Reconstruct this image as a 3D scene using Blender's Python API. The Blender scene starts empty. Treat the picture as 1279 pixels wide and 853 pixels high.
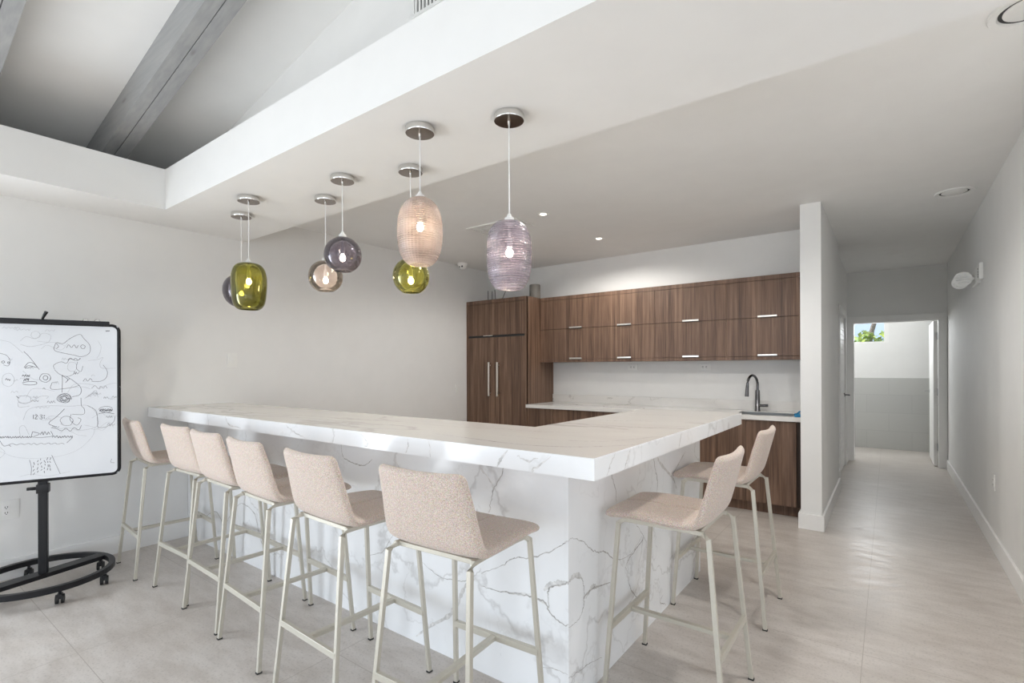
import bpy, bmesh, math, random
from mathutils import Vector, Matrix
random.seed(7)
SC = bpy.context.scene
COL = SC.collection

# ------------------------------------------------------------------ materials
def mat_new(name):
    m = bpy.data.materials.new(name); m.use_nodes = True
    nt = m.node_tree; nt.nodes.clear()
    out = nt.nodes.new('ShaderNodeOutputMaterial')
    return m, nt, out

def N(nt, typ, **kw):
    n = nt.nodes.new(typ)
    for k, v in kw.items():
        if k.startswith('i_'):
            key = k[2:]
            n.inputs[int(key) if key.isdigit() else key.replace('_', ' ')].default_value = v
        else:
            setattr(n, k, v)
    return n

def ramp(nt, stops, interp='LINEAR'):
    r = nt.nodes.new('ShaderNodeValToRGB'); r.color_ramp.interpolation = interp
    el = r.color_ramp.elements
    while len(el) < len(stops): el.new(0.5)
    for e, (p, c) in zip(el, stops):
        e.position = p; e.color = c if len(c) == 4 else (*c, 1)
    return r

def g(v): return (v, v, v)

def principled(nt, out, **kw):
    b = nt.nodes.new('ShaderNodeBsdfPrincipled')
    for k, v in kw.items(): b.inputs[k.replace('_', ' ')].default_value = v
    nt.links.new(b.outputs[0], out.inputs[0])
    return b

def mapped(nt, scale=(1, 1, 1), obj=False, loc=(0, 0, 0)):
    if obj:
        src = nt.nodes.new('ShaderNodeTexCoord').outputs['Object']
    else:
        src = nt.nodes.new('ShaderNodeNewGeometry').outputs['Position']
    mp = nt.nodes.new('ShaderNodeMapping'); mp.inputs['Scale'].default_value = scale; mp.inputs['Location'].default_value = loc
    nt.links.new(src, mp.inputs[0])
    return mp.outputs[0]

def mix(nt, fac, a, b, mode='MIX'):
    m = nt.nodes.new('ShaderNodeMix'); m.data_type = 'RGBA'; m.blend_type = mode
    for sock, v in ((m.inputs[0], fac), (m.inputs[6], a), (m.inputs[7], b)):
        if hasattr(v, 'links'): nt.links.new(v, sock)
        else: sock.default_value = v if isinstance(v, (int, float)) else ((*v, 1) if len(v) == 3 else v)
    return m.outputs[2]

def simple(name, col, rough=.5, metal=0., noise=0.03, nscale=30., bump=0., spec=.5, **kw):
    """solid colour with a little procedural unevenness"""
    m, nt, out = mat_new(name)
    b = principled(nt, out, Roughness=rough, Metallic=metal, **kw)
    b.inputs['Specular IOR Level'].default_value = spec
    v = mapped(nt)
    n = N(nt, 'ShaderNodeTexNoise', i_Scale=nscale, i_Detail=3.); nt.links.new(v, n.inputs['Vector'])
    lo = tuple(max(0, c * (1 - noise)) for c in col); hi = tuple(min(1, c * (1 + noise)) for c in col)
    r = ramp(nt, [(.3, lo), (.7, hi)]); nt.links.new(n.outputs['Fac'], r.inputs[0])
    nt.links.new(r.outputs[0], b.inputs['Base Color'])
    if bump:
        bp = N(nt, 'ShaderNodeBump', i_Strength=bump, i_Distance=.002); nt.links.new(n.outputs['Fac'], bp.inputs['Height']); nt.links.new(bp.outputs[0], b.inputs['Normal'])
    return m

M = {}
M['wall'] = simple('wall_paint', (.80, .798, .785), .75, nscale=6, noise=.012)
M['ceiling'] = simple('ceiling_paint', (.84, .838, .826), .8, nscale=5, noise=.012)
M['trim'] = simple('white_trim_paint', (.84, .835, .82), .45, nscale=8, noise=.01)
M['white_plastic'] = simple('white_plastic', (.82, .82, .80), .35, nscale=40, noise=.01)
M['slot'] = simple('dark_slot', (.03, .03, .03), .6)
M['black_metal'] = simple('black_powder_coat', (.008, .008, .010), .38, nscale=200, noise=.1, spec=.35)
M['black_rubber'] = simple('black_rubber', (.015, .015, .015), .6)
M['chrome'] = simple('chrome_trim', (.72, .71, .69), .18, 1., nscale=60)
M['canopy_face'] = simple('chrome_dark_reflection', (.30, .26, .23), .22, 1., nscale=60)  # polished chrome underside, its dark reflection put into the colour
M['nickel'] = simple('brushed_nickel', (.80, .76, .70), .28, 1., nscale=120)
M['gunmetal'] = simple('gunmetal_faucet', (.16, .16, .17), .22, 1., nscale=80)
M['steel'] = simple('sink_steel', (.45, .45, .45), .3, 1., nscale=80)
M['stool_metal'] = simple('champagne_grey_stool_metal', (.57, .54, .465), .38, .35, nscale=90, noise=.02)
M['beam'] = None
M['whiteboard'] = simple('dry_erase_surface', (.76, .785, .82), .16, nscale=3, noise=.02)
M['ink'] = simple('black_marker_ink', (.09, .09, .11), .6, nscale=90, noise=.3)
M['ink_grey'] = simple('faded_marker_ink', (.45, .46, .49), .6, nscale=90, noise=.2)
M['sponge'] = simple('blue_sponge', (.03, .22, .42), .9, nscale=160, noise=.35, bump=.5)
M['cylinder'] = simple('taupe_grey_enamel', (.20, .185, .165), .45, nscale=40)
M['grille_dark'] = simple('grille_shadow', (.10, .10, .10), .7)
M['cord'] = simple('white_cord', (.80, .80, .79), .5)
M['leaf'] = None

def emis(name, col, s):
    m, nt, out = mat_new(name)
    e = N(nt, 'ShaderNodeEmission', i_Strength=s); e.inputs[0].default_value = (*col, 1)
    nt.links.new(e.outputs[0], out.inputs[0]); return m
M['bulb'] = emis('warm_bulb', (1., .83, .58), 90.)
M['spot'] = emis('warm_led', (1., .86, .68), 9.)

# painted timber beams
def beam_mat():
    m, nt, out = mat_new('grey_painted_timber')
    b = principled(nt, out, Roughness=.55)
    v = mapped(nt, (1.2, 14, 14)); n = N(nt, 'ShaderNodeTexNoise', i_Scale=3., i_Detail=5.); nt.links.new(v, n.inputs['Vector'])
    r = ramp(nt, [(.3, (.29, .295, .30)), (.7, (.36, .36, .357))]); nt.links.new(n.outputs[0], r.inputs[0])
    v2 = mapped(nt, (1.6, 6, 6)); vo = N(nt, 'ShaderNodeTexVoronoi', i_Scale=1.3); nt.links.new(v2, vo.inputs['Vector'])
    kr = ramp(nt, [(.05, g(0.)), (.11, g(1.))]); nt.links.new(vo.outputs['Distance'], kr.inputs[0])
    c = mix(nt, kr.outputs[0], (.22, .21, .2), r.outputs[0]); nt.links.new(c, b.inputs['Base Color'])
    bp = N(nt, 'ShaderNodeBump', i_Strength=.35, i_Distance=.004); nt.links.new(n.outputs[0], bp.inputs['Height']); nt.links.new(bp.outputs[0], b.inputs['Normal'])
    return m
M['beam'] = beam_mat()

# walnut, vertical grain
def wood(name, horizontal=False, tint=1.5):
    m, nt, out = mat_new(name)
    b = principled(nt, out, Roughness=.42)
    b.inputs['Specular IOR Level'].default_value = .35
    s1 = (2.2, 38, 38) if horizontal else (38, 38, 1.1)
    s2 = (.5, 9, 9) if horizontal else (9, 9, .22)
    s3 = (6, 190, 190) if horizontal else (190, 190, 4.)
    n1 = N(nt, 'ShaderNodeTexNoise', i_Scale=1., i_Detail=4., i_Roughness=.6); nt.links.new(mapped(nt, s1), n1.inputs['Vector'])
    n2 = N(nt, 'ShaderNodeTexNoise', i_Scale=1., i_Detail=2.); nt.links.new(mapped(nt, s2, loc=(3.1, 1.7, .4)), n2.inputs['Vector'])
    n3 = N(nt, 'ShaderNodeTexNoise', i_Scale=1., i_Detail=3.); nt.links.new(mapped(nt, s3), n3.inputs['Vector'])
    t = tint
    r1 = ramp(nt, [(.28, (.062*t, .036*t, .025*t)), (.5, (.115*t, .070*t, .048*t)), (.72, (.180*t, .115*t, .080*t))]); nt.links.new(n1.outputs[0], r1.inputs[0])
    r2 = ramp(nt, [(.3, (.72, .70, .70)), (.7, (1.18, 1.16, 1.12))]); nt.links.new(n2.outputs[0], r2.inputs[0])
    r3 = ramp(nt, [(.32, g(.70)), (.62, g(1.08))]); nt.links.new(n3.outputs[0], r3.inputs[0])
    c = mix(nt, 1., mix(nt, 1., r1.outputs[0], r2.outputs[0], 'MULTIPLY'), r3.outputs[0], 'MULTIPLY')
    nt.links.new(c, b.inputs['Base Color'])
    bp = N(nt, 'ShaderNodeBump', i_Strength=.15, i_Distance=.001); nt.links.new(n3.outputs[0], bp.inputs['Height']); nt.links.new(bp.outputs[0], b.inputs['Normal'])
    return m
M['wood'] = wood('walnut_vertical_grain')
M['wood_edge'] = wood('walnut_horizontal_grain', True)
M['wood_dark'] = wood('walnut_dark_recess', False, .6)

# white quartz with grey veins
def marble(name, base, stretch=(1, 1, 1), rough=.18, strength=1., loc=(0, 0, 0)):
    m, nt, out = mat_new(name)
    b = principled(nt, out, Roughness=rough)
    v = mapped(nt, stretch, loc=loc)
    warp = N(nt, 'ShaderNodeTexNoise', i_Scale=2.2, i_Detail=5., i_Roughness=.62); nt.links.new(v, warp.inputs['Vector'])
    add = N(nt, 'ShaderNodeVectorMath', operation='MULTIPLY_ADD'); nt.links.new(warp.outputs['Color'], add.inputs[0]); add.inputs[1].default_value = (.55, .55, .55); nt.links.new(v, add.inputs[2])
    def vein(scale, width, detail=3., vec=add.outputs[0]):
        n = N(nt, 'ShaderNodeTexNoise', i_Scale=scale, i_Detail=detail, i_Roughness=.5); nt.links.new(vec, n.inputs['Vector'])
        s = N(nt, 'ShaderNodeMath', operation='SUBTRACT'); nt.links.new(n.outputs[0], s.inputs[0]); s.inputs[1].default_value = .5
        a = N(nt, 'ShaderNodeMath', operation='ABSOLUTE'); nt.links.new(s.outputs[0], a.inputs[0])
        r = ramp(nt, [(0, g(1.)), (width, g(0.))]); nt.links.new(a.outputs[0], r.inputs[0]); return r.outputs[0]
    v1 = vein(.75, .008); v2 = vein(1.9, .010); v3 = vein(.6, .05, 2.)
    mask = N(nt, 'ShaderNodeTexNoise', i_Scale=1.1, i_Detail=2.); nt.links.new(v, mask.inputs['Vector'])
    mr = ramp(nt, [(.45, g(0.)), (.62, g(1.))]); nt.links.new(mask.outputs[0], mr.inputs[0])
    cloud = N(nt, 'ShaderNodeTexNoise', i_Scale=3.5, i_Detail=6.); nt.links.new(v, cloud.inputs['Vector'])
    cr = ramp(nt, [(.3, tuple(c * .965 for c in base)), (.7, base)]); nt.links.new(cloud.outputs[0], cr.inputs[0])
    def scl(a, k):
        mm = N(nt, 'ShaderNodeMath', operation='MULTIPLY'); nt.links.new(a, mm.inputs[0])
        if hasattr(k, 'links'): nt.links.new(k, mm.inputs[1])
        else: mm.inputs[1].default_value = k
        return mm.outputs[0]
    c = mix(nt, scl(v3, .13 * strength), cr.outputs[0], (.45, .43, .40))
    c = mix(nt, scl(scl(v2, mr.outputs[0]), .42 * strength), c, (.38, .36, .34))
    c = mix(nt, scl(v1, .55 * strength), c, (.33, .31, .29))
    nt.links.new(c, b.inputs['Base Color'])
    return m
M['marble'] = marble('white_quartz', (.88, .885, .89), strength=.62)
M['marble_top_shaded'] = marble('white_quartz_shaded_top', (.72, .695, .655), (.42, 1.35, 1.), .17, .8, (2., .3, 0))  # same white quartz; the bar top's dimmer light is put into this colour
M['marble_thin'] = marble('white_quartz_splash', (.80, .785, .76), (.8, .8, 1.6), .2, 1.9, (.7, .1, 0))
M['vein'] = simple('grey_quartz_vein', (.48, .465, .445), .25, nscale=70, noise=.35)
M['vein_soft'] = simple('soft_grey_quartz_vein', (.68, .67, .655), .25, nscale=50, noise=.22)

# upholstery: speckled pink-beige weave
def fabric():
    m, nt, out = mat_new('speckled_blush_tweed')
    b = principled(nt, out, Roughness=.92)
    b.inputs['Specular IOR Level'].default_value = .15
    b.inputs['Sheen Weight'].default_value = .25
    v = mapped(nt, (1, 1, 1), True)
    n = N(nt, 'ShaderNodeTexNoise', i_Scale=330., i_Detail=2., i_Roughness=.6); nt.links.new(v, n.inputs['Vector'])
    vo = N(nt, 'ShaderNodeTexVoronoi', i_Scale=330.); nt.links.new(v, vo.inputs['Vector'])
    r = ramp(nt, [(.34, (.44, .34, .275)), (.5, (.58, .475, .405)), (.66, (.73, .645, .585))]); nt.links.new(n.outputs[0], r.inputs[0])
    c = mix(nt, .22, r.outputs[0], vo.outputs['Color'], 'SOFT_LIGHT')
    nt.links.new(c, b.inputs['Base Color'])
    bp = N(nt, 'ShaderNodeBump', i_Strength=.5, i_Distance=.0015); nt.links.new(n.outputs[0], bp.inputs['Height']); nt.links.new(bp.outputs[0], b.inputs['Normal'])
    return m
M['fabric'] = fabric()

# large-format stone tiles with hairline joints
def floor_mat():
    m, nt, out = mat_new('beige_stone_floor_tiles')
    b = principled(nt, out, Roughness=.36)
    geo = nt.nodes.new('ShaderNodeNewGeometry'); sep = nt.nodes.new('ShaderNodeSeparateXYZ'); nt.links.new(geo.outputs['Position'], sep.inputs[0])
    def joint(sock, off, size, w=.0015):
        a = N(nt, 'ShaderNodeMath', operation='ADD'); nt.links.new(sock, a.inputs[0]); a.inputs[1].default_value = off + 200 * size
        md = N(nt, 'ShaderNodeMath', operation='MODULO'); nt.links.new(a.outputs[0], md.inputs[0]); md.inputs[1].default_value = size
        s = N(nt, 'ShaderNodeMath', operation='SUBTRACT'); nt.links.new(md.outputs[0], s.inputs[0]); s.inputs[1].default_value = size / 2
        ab = N(nt, 'ShaderNodeMath', operation='ABSOLUTE'); nt.links.new(s.outputs[0], ab.inputs[0])
        gt = N(nt, 'ShaderNodeMath', operation='GREATER_THAN'); nt.links.new(ab.outputs[0], gt.inputs[0]); gt.inputs[1].default_value = size / 2 - w
        return gt.outputs[0]
    jx = joint(sep.outputs['X'], .102, 1.0095); jy = joint(sep.outputs['Y'], -2.91, .7375)
    mx = N(nt, 'ShaderNodeMath', operation='MAXIMUM'); nt.links.new(jx, mx.inputs[0]); nt.links.new(jy, mx.inputs[1])
    n1 = N(nt, 'ShaderNodeTexNoise', i_Scale=1., i_Detail=6., i_Roughness=.65); nt.links.new(mapped(nt, (4, 11, 1)), n1.inputs['Vector'])
    n2 = N(nt, 'ShaderNodeTexNoise', i_Scale=1.3, i_Detail=2.); nt.links.new(mapped(nt), n2.inputs['Vector'])
    n3 = N(nt, 'ShaderNodeTexNoise', i_Scale=90., i_Detail=3.); nt.links.new(mapped(nt), n3.inputs['Vector'])
    r = ramp(nt, [(.25, (.44, .395, .355)), (.55, (.575, .535, .50)), (.8, (.66, .625, .59))]); nt.links.new(n1.outputs[0], r.inputs[0])
    r2 = ramp(nt, [(.3, (.92, .90, .88)), (.7, (1.05, 1.05, 1.05))]); nt.links.new(n2.outputs[0], r2.inputs[0])
    r3 = ramp(nt, [(.33, g(.82)), (.45, g(1.))]); nt.links.new(n3.outputs[0], r3.inputs[0])
    c = mix(nt, 1., mix(nt, 1., r.outputs[0], r2.outputs[0], 'MULTIPLY'), r3.outputs[0], 'MULTIPLY')
    c = mix(nt, mx.outputs[0], c, (.38, .34, .30)); nt.links.new(c, b.inputs['Base Color'])
    rr = ramp(nt, [(.3, g(.28)), (.7, g(.46))]); nt.links.new(n1.outputs[0], rr.inputs[0]); nt.links.new(rr.outputs[0], b.inputs['Roughness'])
    bp = N(nt, 'ShaderNodeBump', i_Strength=.12, i_Distance=.002); nt.links.new(n1.outputs[0], bp.inputs['Height']); nt.links.new(bp.outputs[0], b.inputs['Normal'])
    return m
M['floor'] = floor_mat()

def tile_mat():
    m, nt, out = mat_new('grey_wainscot_tile')
    b = principled(nt, out, Roughness=.3)
    br = N(nt, 'ShaderNodeTexBrick', i_Scale=1.); br.inputs['Color1'].default_value = (.50, .50, .48, 1); br.inputs['Color2'].default_value = (.47, .47, .455, 1); br.inputs['Mortar'].default_value = (.42, .42, .41, 1)
    br.inputs['Mortar Size'].default_value = .003; br.inputs['Brick Width'].default_value = .6; br.inputs['Row Height'].default_value = .3
    geo = nt.nodes.new('ShaderNodeNewGeometry'); sep = nt.nodes.new('ShaderNodeSeparateXYZ'); nt.links.new(geo.outputs['Position'], sep.inputs[0])
    cb = nt.nodes.new('ShaderNodeCombineXYZ'); nt.links.new(sep.outputs['X'], cb.inputs[0]); nt.links.new(sep.outputs['Z'], cb.inputs[1]); nt.links.new(cb.outputs[0], br.inputs['Vector'])
    nt.links.new(br.outputs[0], b.inputs['Base Color']); return m
M['tile'] = tile_mat()

# blown, tinted glass: see-through tint, sheen at grazing angles, a little body that catches the bulb light
def glass(name, tint, body, body_amt=.12, ribs=False, edge=.30):
    m, nt, out = mat_new(name)
    tr = N(nt, 'ShaderNodeBsdfTransparent'); tr.inputs[0].default_value = (*tint, 1)
    gl = N(nt, 'ShaderNodeBsdfGlossy'); gl.inputs['Roughness'].default_value = .06; gl.inputs[0].default_value = (.95, .95, .95, 1)
    tl = N(nt, 'ShaderNodeBsdfTranslucent'); tl.inputs[0].default_value = (*body, 1)
    df = N(nt, 'ShaderNodeBsdfDiffuse'); df.inputs[0].default_value = (*body, 1)
    a = nt.nodes.new('ShaderNodeMixShader'); a.inputs[0].default_value = .5; nt.links.new(tl.outputs[0], a.inputs[1]); nt.links.new(df.outputs[0], a.inputs[2])
    lw = N(nt, 'ShaderNodeLayerWeight', i_Blend=.32)
    n = N(nt, 'ShaderNodeTexNoise', i_Scale=9., i_Detail=2.); nt.links.new(mapped(nt, (1, 1, 1)), n.inputs['Vector'])
    rb = ramp(nt, [(.3, g(body_amt * .7)), (.7, g(body_amt * 1.3))]); nt.links.new(n.outputs[0], rb.inputs[0])
    ed = N(nt, 'ShaderNodeMath', operation='MULTIPLY_ADD'); nt.links.new(lw.outputs['Facing'], ed.inputs[0]); ed.inputs[1].default_value = edge; nt.links.new(rb.outputs[0], ed.inputs[2])
    b = nt.nodes.new('ShaderNodeMixShader'); nt.links.new(ed.outputs[0], b.inputs[0]); nt.links.new(tr.outputs[0], b.inputs[1]); nt.links.new(a.outputs[0], b.inputs[2])
    if ribs:   # moulded ribs: thicker and thinner bands of glass
        wv = N(nt, 'ShaderNodeTexWave', bands_direction='Z', i_Scale=15., i_Distortion=.8, i_Detail=1., i_Detail_Scale=.6)
        nt.links.new(mapped(nt, (1, 1, 2.0), True), wv.inputs['Vector'])
        wr = ramp(nt, [(.25, tuple(c * .66 for c in tint)), (.7, tuple(min(1, c * 1.04) for c in tint))]); nt.links.new(wv.outputs['Fac'], wr.inputs[0]); nt.links.new(wr.outputs[0], tr.inputs[0])
        bp = N(nt, 'ShaderNodeBump', i_Strength=.8, i_Distance=.003); nt.links.new(wv.outputs['Fac'], bp.inputs['Height'])
        for q in (gl, df, tl): nt.links.new(bp.outputs[0], q.inputs['Normal'])
    fr = N(nt, 'ShaderNodeFresnel', i_IOR=1.4)
    c = nt.nodes.new('ShaderNodeMixShader'); nt.links.new(fr.outputs[0], c.inputs[0]); nt.links.new(b.outputs[0], c.inputs[1]); nt.links.new(gl.outputs[0], c.inputs[2])
    nt.links.new(c.outputs[0], out.inputs[0]); return m
M['glass_green'] = glass('olive_green_blown_glass', (.72, .71, .40), (.42, .42, .13), .11)
M['glass_smoke'] = glass('smoky_violet_blown_glass', (.60, .585, .64), (.29, .275, .33), .16)
M['glass_violet'] = glass('pale_violet_ribbed_glass', (.90, .875, .93), (.68, .63, .73), .21, True)
M['glass_blush'] = glass('blush_ribbed_glass', (.98, .92, .895), (.97, .83, .79), .30, True)
M['glass_clear'] = glass('clear_blush_blown_glass', (.98, .94, .92), (.88, .80, .76), .03, False, .16)
M['pane'] = glass('window_pane_glass', (.97, .98, .98), (.9, .9, .9), .0)

def leaf_mat(name, a, b_):
    m, nt, out = mat_new(name)
    b = principled(nt, out, Roughness=.5)
    n = N(nt, 'ShaderNodeTexNoise', i_Scale=9., i_Detail=2.); nt.links.new(mapped(nt), n.inputs['Vector'])
    r = ramp(nt, [(.35, a), (.65, b_)]); nt.links.new(n.outputs[0], r.inputs[0]); nt.links.new(r.outputs[0], b.inputs['Base Color']); return m
M['leaf'] = leaf_mat('mottled_green_leaves', (.10, .22, .03), (.42, .50, .06))  # greens varied at random by noise
M['bark'] = simple('grey_bark', (.16, .13, .11), .9, nscale=25, noise=.4, bump=.5)
M['ground'] = simple('exterior_paving', (.5, .48, .44), .9, nscale=3, noise=.1)

# ------------------------------------------------------------------ geometry helpers
def rot_z(a): return Matrix.Rotation(a, 4, 'Z')

class MB:
    """collects shapes, becomes one mesh"""
    def __init__(s): s.bm = bmesh.new()
    def box(s, a, b, bev=0., mi=0, M4=None, seg=2):
        t = bmesh.new(); bmesh.ops.create_cube(t, size=1)
        c = [(a[i] + b[i]) / 2 for i in range(3)]; d = [abs(b[i] - a[i]) for i in range(3)]
        for v in t.verts: v.co = Vector((c[i] + v.co[i] * d[i] for i in range(3)))
        if bev: bmesh.ops.bevel(t, geom=t.edges[:], offset=min(bev, min(d) * .45), segments=seg, profile=.7, affect='EDGES')
        return s._take(t, mi, M4)
    def _take(s, t, mi=0, M4=None):
        if M4 is not None: bmesh.ops.transform(t, matrix=M4, verts=t.verts)
        bmesh.ops.recalc_face_normals(t, faces=t.faces[:])
        vm = {v: s.bm.verts.new(v.co) for v in t.verts}
        for f in t.faces:
            try:
                nf = s.bm.faces.new([vm[v] for v in f.verts]); nf.material_index = mi if mi else f.material_index
            except ValueError: pass
        t.free(); return s
    def poly(s, pts, mi=0):
        f = s.bm.faces.new([s.bm.verts.new(p) for p in pts]); f.material_index = mi; return s
    def prism(s, ring, d, mi=0):
        t = bmesh.new(); d = Vector(d)
        A = [t.verts.new(p) for p in ring]; Bv = [t.verts.new(Vector(p) + d) for p in ring]
        t.faces.new(A); t.faces.new(Bv[::-1]); n = len(ring)
        for i in range(n): t.faces.new([A[i], A[(i + 1) % n], Bv[(i + 1) % n], Bv[i]])
        return s._take(t, mi)
    def tube(s, pts, r, n=10, square=False, closed=False, mi=0, up=(0, 0, 1), bev=True):
        t = bmesh.new(); pts = [Vector(p) for p in pts]; rings = []; m = len(pts); up = Vector(up)
        rr = r if isinstance(r, (list, tuple)) and len(r) == m and not square else None
        for i, p in enumerate(pts):
            if closed: d1, d2 = (pts[i] - pts[i - 1]).normalized(), (pts[(i + 1) % m] - pts[i]).normalized()
            else:
                d1 = (pts[i] - pts[i - 1]).normalized() if i else None; d2 = (pts[i + 1] - pts[i]).normalized() if i < m - 1 else None
                d1 = d1 or d2; d2 = d2 or d1
            tg = (d1 + d2).normalized(); ref = up if abs(tg.dot(up)) < .95 else Vector((1, 0, 0)) if abs(tg.x) < .9 else Vector((0, 1, 0))
            if square and abs(tg.z) > .6: ref = Vector((0, 1, 0))
            e1 = ref.cross(tg).normalized(); e2 = tg.cross(e1)
            k = 1 / max(.5, math.sqrt((1 + d1.dot(d2)) / 2))
            if square:
                a, b = (r if isinstance(r, (list, tuple)) else (r, r)); c = min(a, b) * .16
                cs = [(a, b - c), (a - c, b), (-a + c, b), (-a, b - c), (-a, -b + c), (-a + c, -b), (a - c, -b), (a, -b + c)]
                rings.append([t.verts.new(p + e1 * (x * 1) + e2 * (y * k)) for x, y in cs])
            else:
                q = rr[i] if rr else r
                rings.append([t.verts.new(p + (e1 * math.cos(2 * math.pi * j / n) + e2 * math.sin(2 * math.pi * j / n)) * q) for j in range(n)])
        L = len(rings[0])
        for i in range(m if closed else m - 1):
            A, Bv = rings[i], rings[(i + 1) % m]
            for j in range(L): t.faces.new([A[j], A[(j + 1) % L], Bv[(j + 1) % L], Bv[j]])
        if not closed: t.faces.new(rings[0][::-1]); t.faces.new(rings[-1])
        return s._take(t, mi)
    def lathe(s, prof, n=32, c=(0, 0, 0), mi=0, M4=None, mod=None, close=False):
        t = bmesh.new(); rings = []; c = Vector(c)
        for (r, z) in prof:
            if r < 1e-6: rings.append([t.verts.new(c + Vector((0, 0, z)))])
            else:
                rings.append([t.verts.new(c + Vector(((r + (mod(2 * math.pi * j / n, z) if mod else 0)) * math.cos(2 * math.pi * j / n), (r + (mod(2 * math.pi * j / n, z) if mod else 0)) * math.sin(2 * math.pi * j / n), z))) for j in range(n)])
        pr = list(zip(rings, rings[1:]))
        if close: pr.append((rings[-1], rings[0]))
        for A, Bv in pr:
            for j in range(n):
                k = (j + 1) % n
                if len(A) == 1 and len(Bv) == 1: continue
                if len(A) == 1: t.faces.new([A[0], Bv[j], Bv[k]])
                elif len(Bv) == 1: t.faces.new([A[j], A[k], Bv[0]])
                else: t.faces.new([A[j], A[k], Bv[k], Bv[j]])
        return s._take(t, mi, M4)
    def cyl(s, a, b, r, n=24, mi=0):
        return s.tube([a, b], r, n, mi=mi)
    def sphere(s, c, r, sc=(1, 1, 1), n=20, mi=0):
        t = bmesh.new(); bmesh.ops.create_uvsphere(t, u_segments=n, v_segments=max(8, n // 2), radius=r)
        for v in t.verts: v.co = Vector((c[i] + v.co[i] * sc[i] for i in range(3)))
        return s._take(t, mi)
    def ribbon(s, pts, w, place, mi=0, taper=True):
        """thin line laid on a surface; place(u, v) -> 3D"""
        m = len(pts); L = []; R = []
        for i, (u, v) in enumerate(pts):
            a = pts[max(0, i - 1)]; b = pts[min(m - 1, i + 1)]; dx, dy = b[0] - a[0], b[1] - a[1]; l = math.hypot(dx, dy) or 1
            k = w * .5 * (1 if not taper else min(1, .35 + 1.6 * min(i, m - 1 - i) / m)) * (w_jit() if taper else 1)
            L.append(s.bm.verts.new(place(u - dy / l * k, v + dx / l * k))); R.append(s.bm.verts.new(place(u + dy / l * k, v - dx / l * k)))
        for i in range(m - 1):
            f = s.bm.faces.new([L[i], R[i], R[i + 1], L[i + 1]]); f.material_index = mi
        return s
    def build(s, name, mats, parent=None, smooth=None, world=False):
        me = bpy.data.meshes.new(name)
        if world and parent is not None:
            bmesh.ops.transform(s.bm, matrix=root_matrix(parent).inverted(), verts=s.bm.verts)
        s.bm.to_mesh(me); s.bm.free()
        for m in (mats if isinstance(mats, (list, tuple)) else [mats]): me.materials.append(m)
        if smooth:
            for p in me.polygons: p.use_smooth = True
            me.set_sharp_from_angle(angle=math.radians(smooth))
        o = bpy.data.objects.new(name, me); COL.objects.link(o)
        if parent is not None: o.parent = parent
        return o

def w_jit(): return random.uniform(.55, 1.45)
def root_matrix(o):
    while o.parent is not None: o = o.parent
    return o.matrix_basis.copy()

def tag(o, label, cat, group=None):
    o['label'] = label; o['category'] = cat
    if group: o['group'] = group
    return o
def thing(name, label, cat, loc=(0, 0, 0), rz=0., group=None):
    o = bpy.data.objects.new(name, None); COL.objects.link(o); o.empty_display_size = .05
    o.location = loc; o.rotation_euler = (0, 0, rz)
    return tag(o, label, cat, group)
def struct(name, mb, m, smooth=None, parent=None, label=None):
    o = mb.build(name, m, parent, smooth)
    if parent is None: o['kind'] = 'structure'
    if label: o['label'] = label
    return o
def kids(o): return [c for c in bpy.data.objects if c.parent == o]
def copy_thing(src, loc, rz, label, group=None):
    r = src.copy(); COL.objects.link(r); r.location = loc; r.rotation_euler = (0, 0, rz); r['label'] = label
    if group: r['group'] = group
    for c in kids(src):
        d = c.copy(); COL.objects.link(d); d.parent = r
        for e in kids(c):
            h = e.copy(); COL.objects.link(h); h.parent = d
    return r
def catmull(pts, k=6):
    out = []; P = [Vector(p) for p in pts]; P = [2 * P[0] - P[1]] + P + [2 * P[-1] - P[-2]]
    for i in range(1, len(P) - 2):
        for j in range(k):
            t = j / k; a, b, c, d = P[i - 1], P[i], P[i + 1], P[i + 2]
            out.append(.5 * ((2 * b) + (-a + c) * t + (2 * a - 5 * b + 4 * c - d) * t * t + (-a + 3 * b - 3 * c + d) * t ** 3))
    out.append(P[-2]); return out

# ------------------------------------------------------------------ dimensions
XL, XR = -4.6, .63            # left wall, corridor right wall
YB = 5.76                     # kitchen back wall
ZS, ZST = 2.495, 2.78         # soffit underside / top of tray fascia
ZC = 2.735                    # kitchen ceiling
XE, YF = 3.6, -4.2            # hidden ends of the room
def zroof(x): return 3.159 + .204 * (x + 4.113)

# ------------------------------------------------------------------ room shell
struct('floor', MB().box((XL - .12, YF - .1, -.1), (XE + .1, 10.6, 0)), M['floor'])
struct('wall_left', MB().box((XL - .12, -.3, 0), (XL, YB + .12, ZC)).box((XL - .12, YF, 0), (XL, -4.1, ZS)).box((XL - .12, -4.1, 2.4), (XL, -.3, ZS)).box((XL - .12, -2.5, 0), (XL, -2.3, 2.4)).box((XL - .62, YF, ZS - .05), (XL - .5, 1.9, 3.0)).box((XL - .5, YF, ZS - .05), (XL - .12, 1.9, ZS)), M['wall'])
struct('wall_back', MB().box((XL, YB, 0), (-.60, YB + .12, ZC)), M['wall'])
struct('wall_partition', MB().box((-.60, 4.892, 0), (-.447, 6.66, ZC), .003), M['wall'])
struct('wall_right', MB().box((XR, 2.35, 0), (XR + .12, 8.97, ZC)), M['wall'])
struct('wall_hall_right', MB().box((XR + .12, 2.35, 0), (XE, 2.47, ZC)), M['wall'])
# side passage behind the kitchen wall
struct('wall_passage', MB().box((-2.6, 7.10, 0), (-.62, 7.2, ZC)).box((-2.7, YB + .12, 0), (-2.6, 7.2, ZC)), M['wall'])
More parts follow.
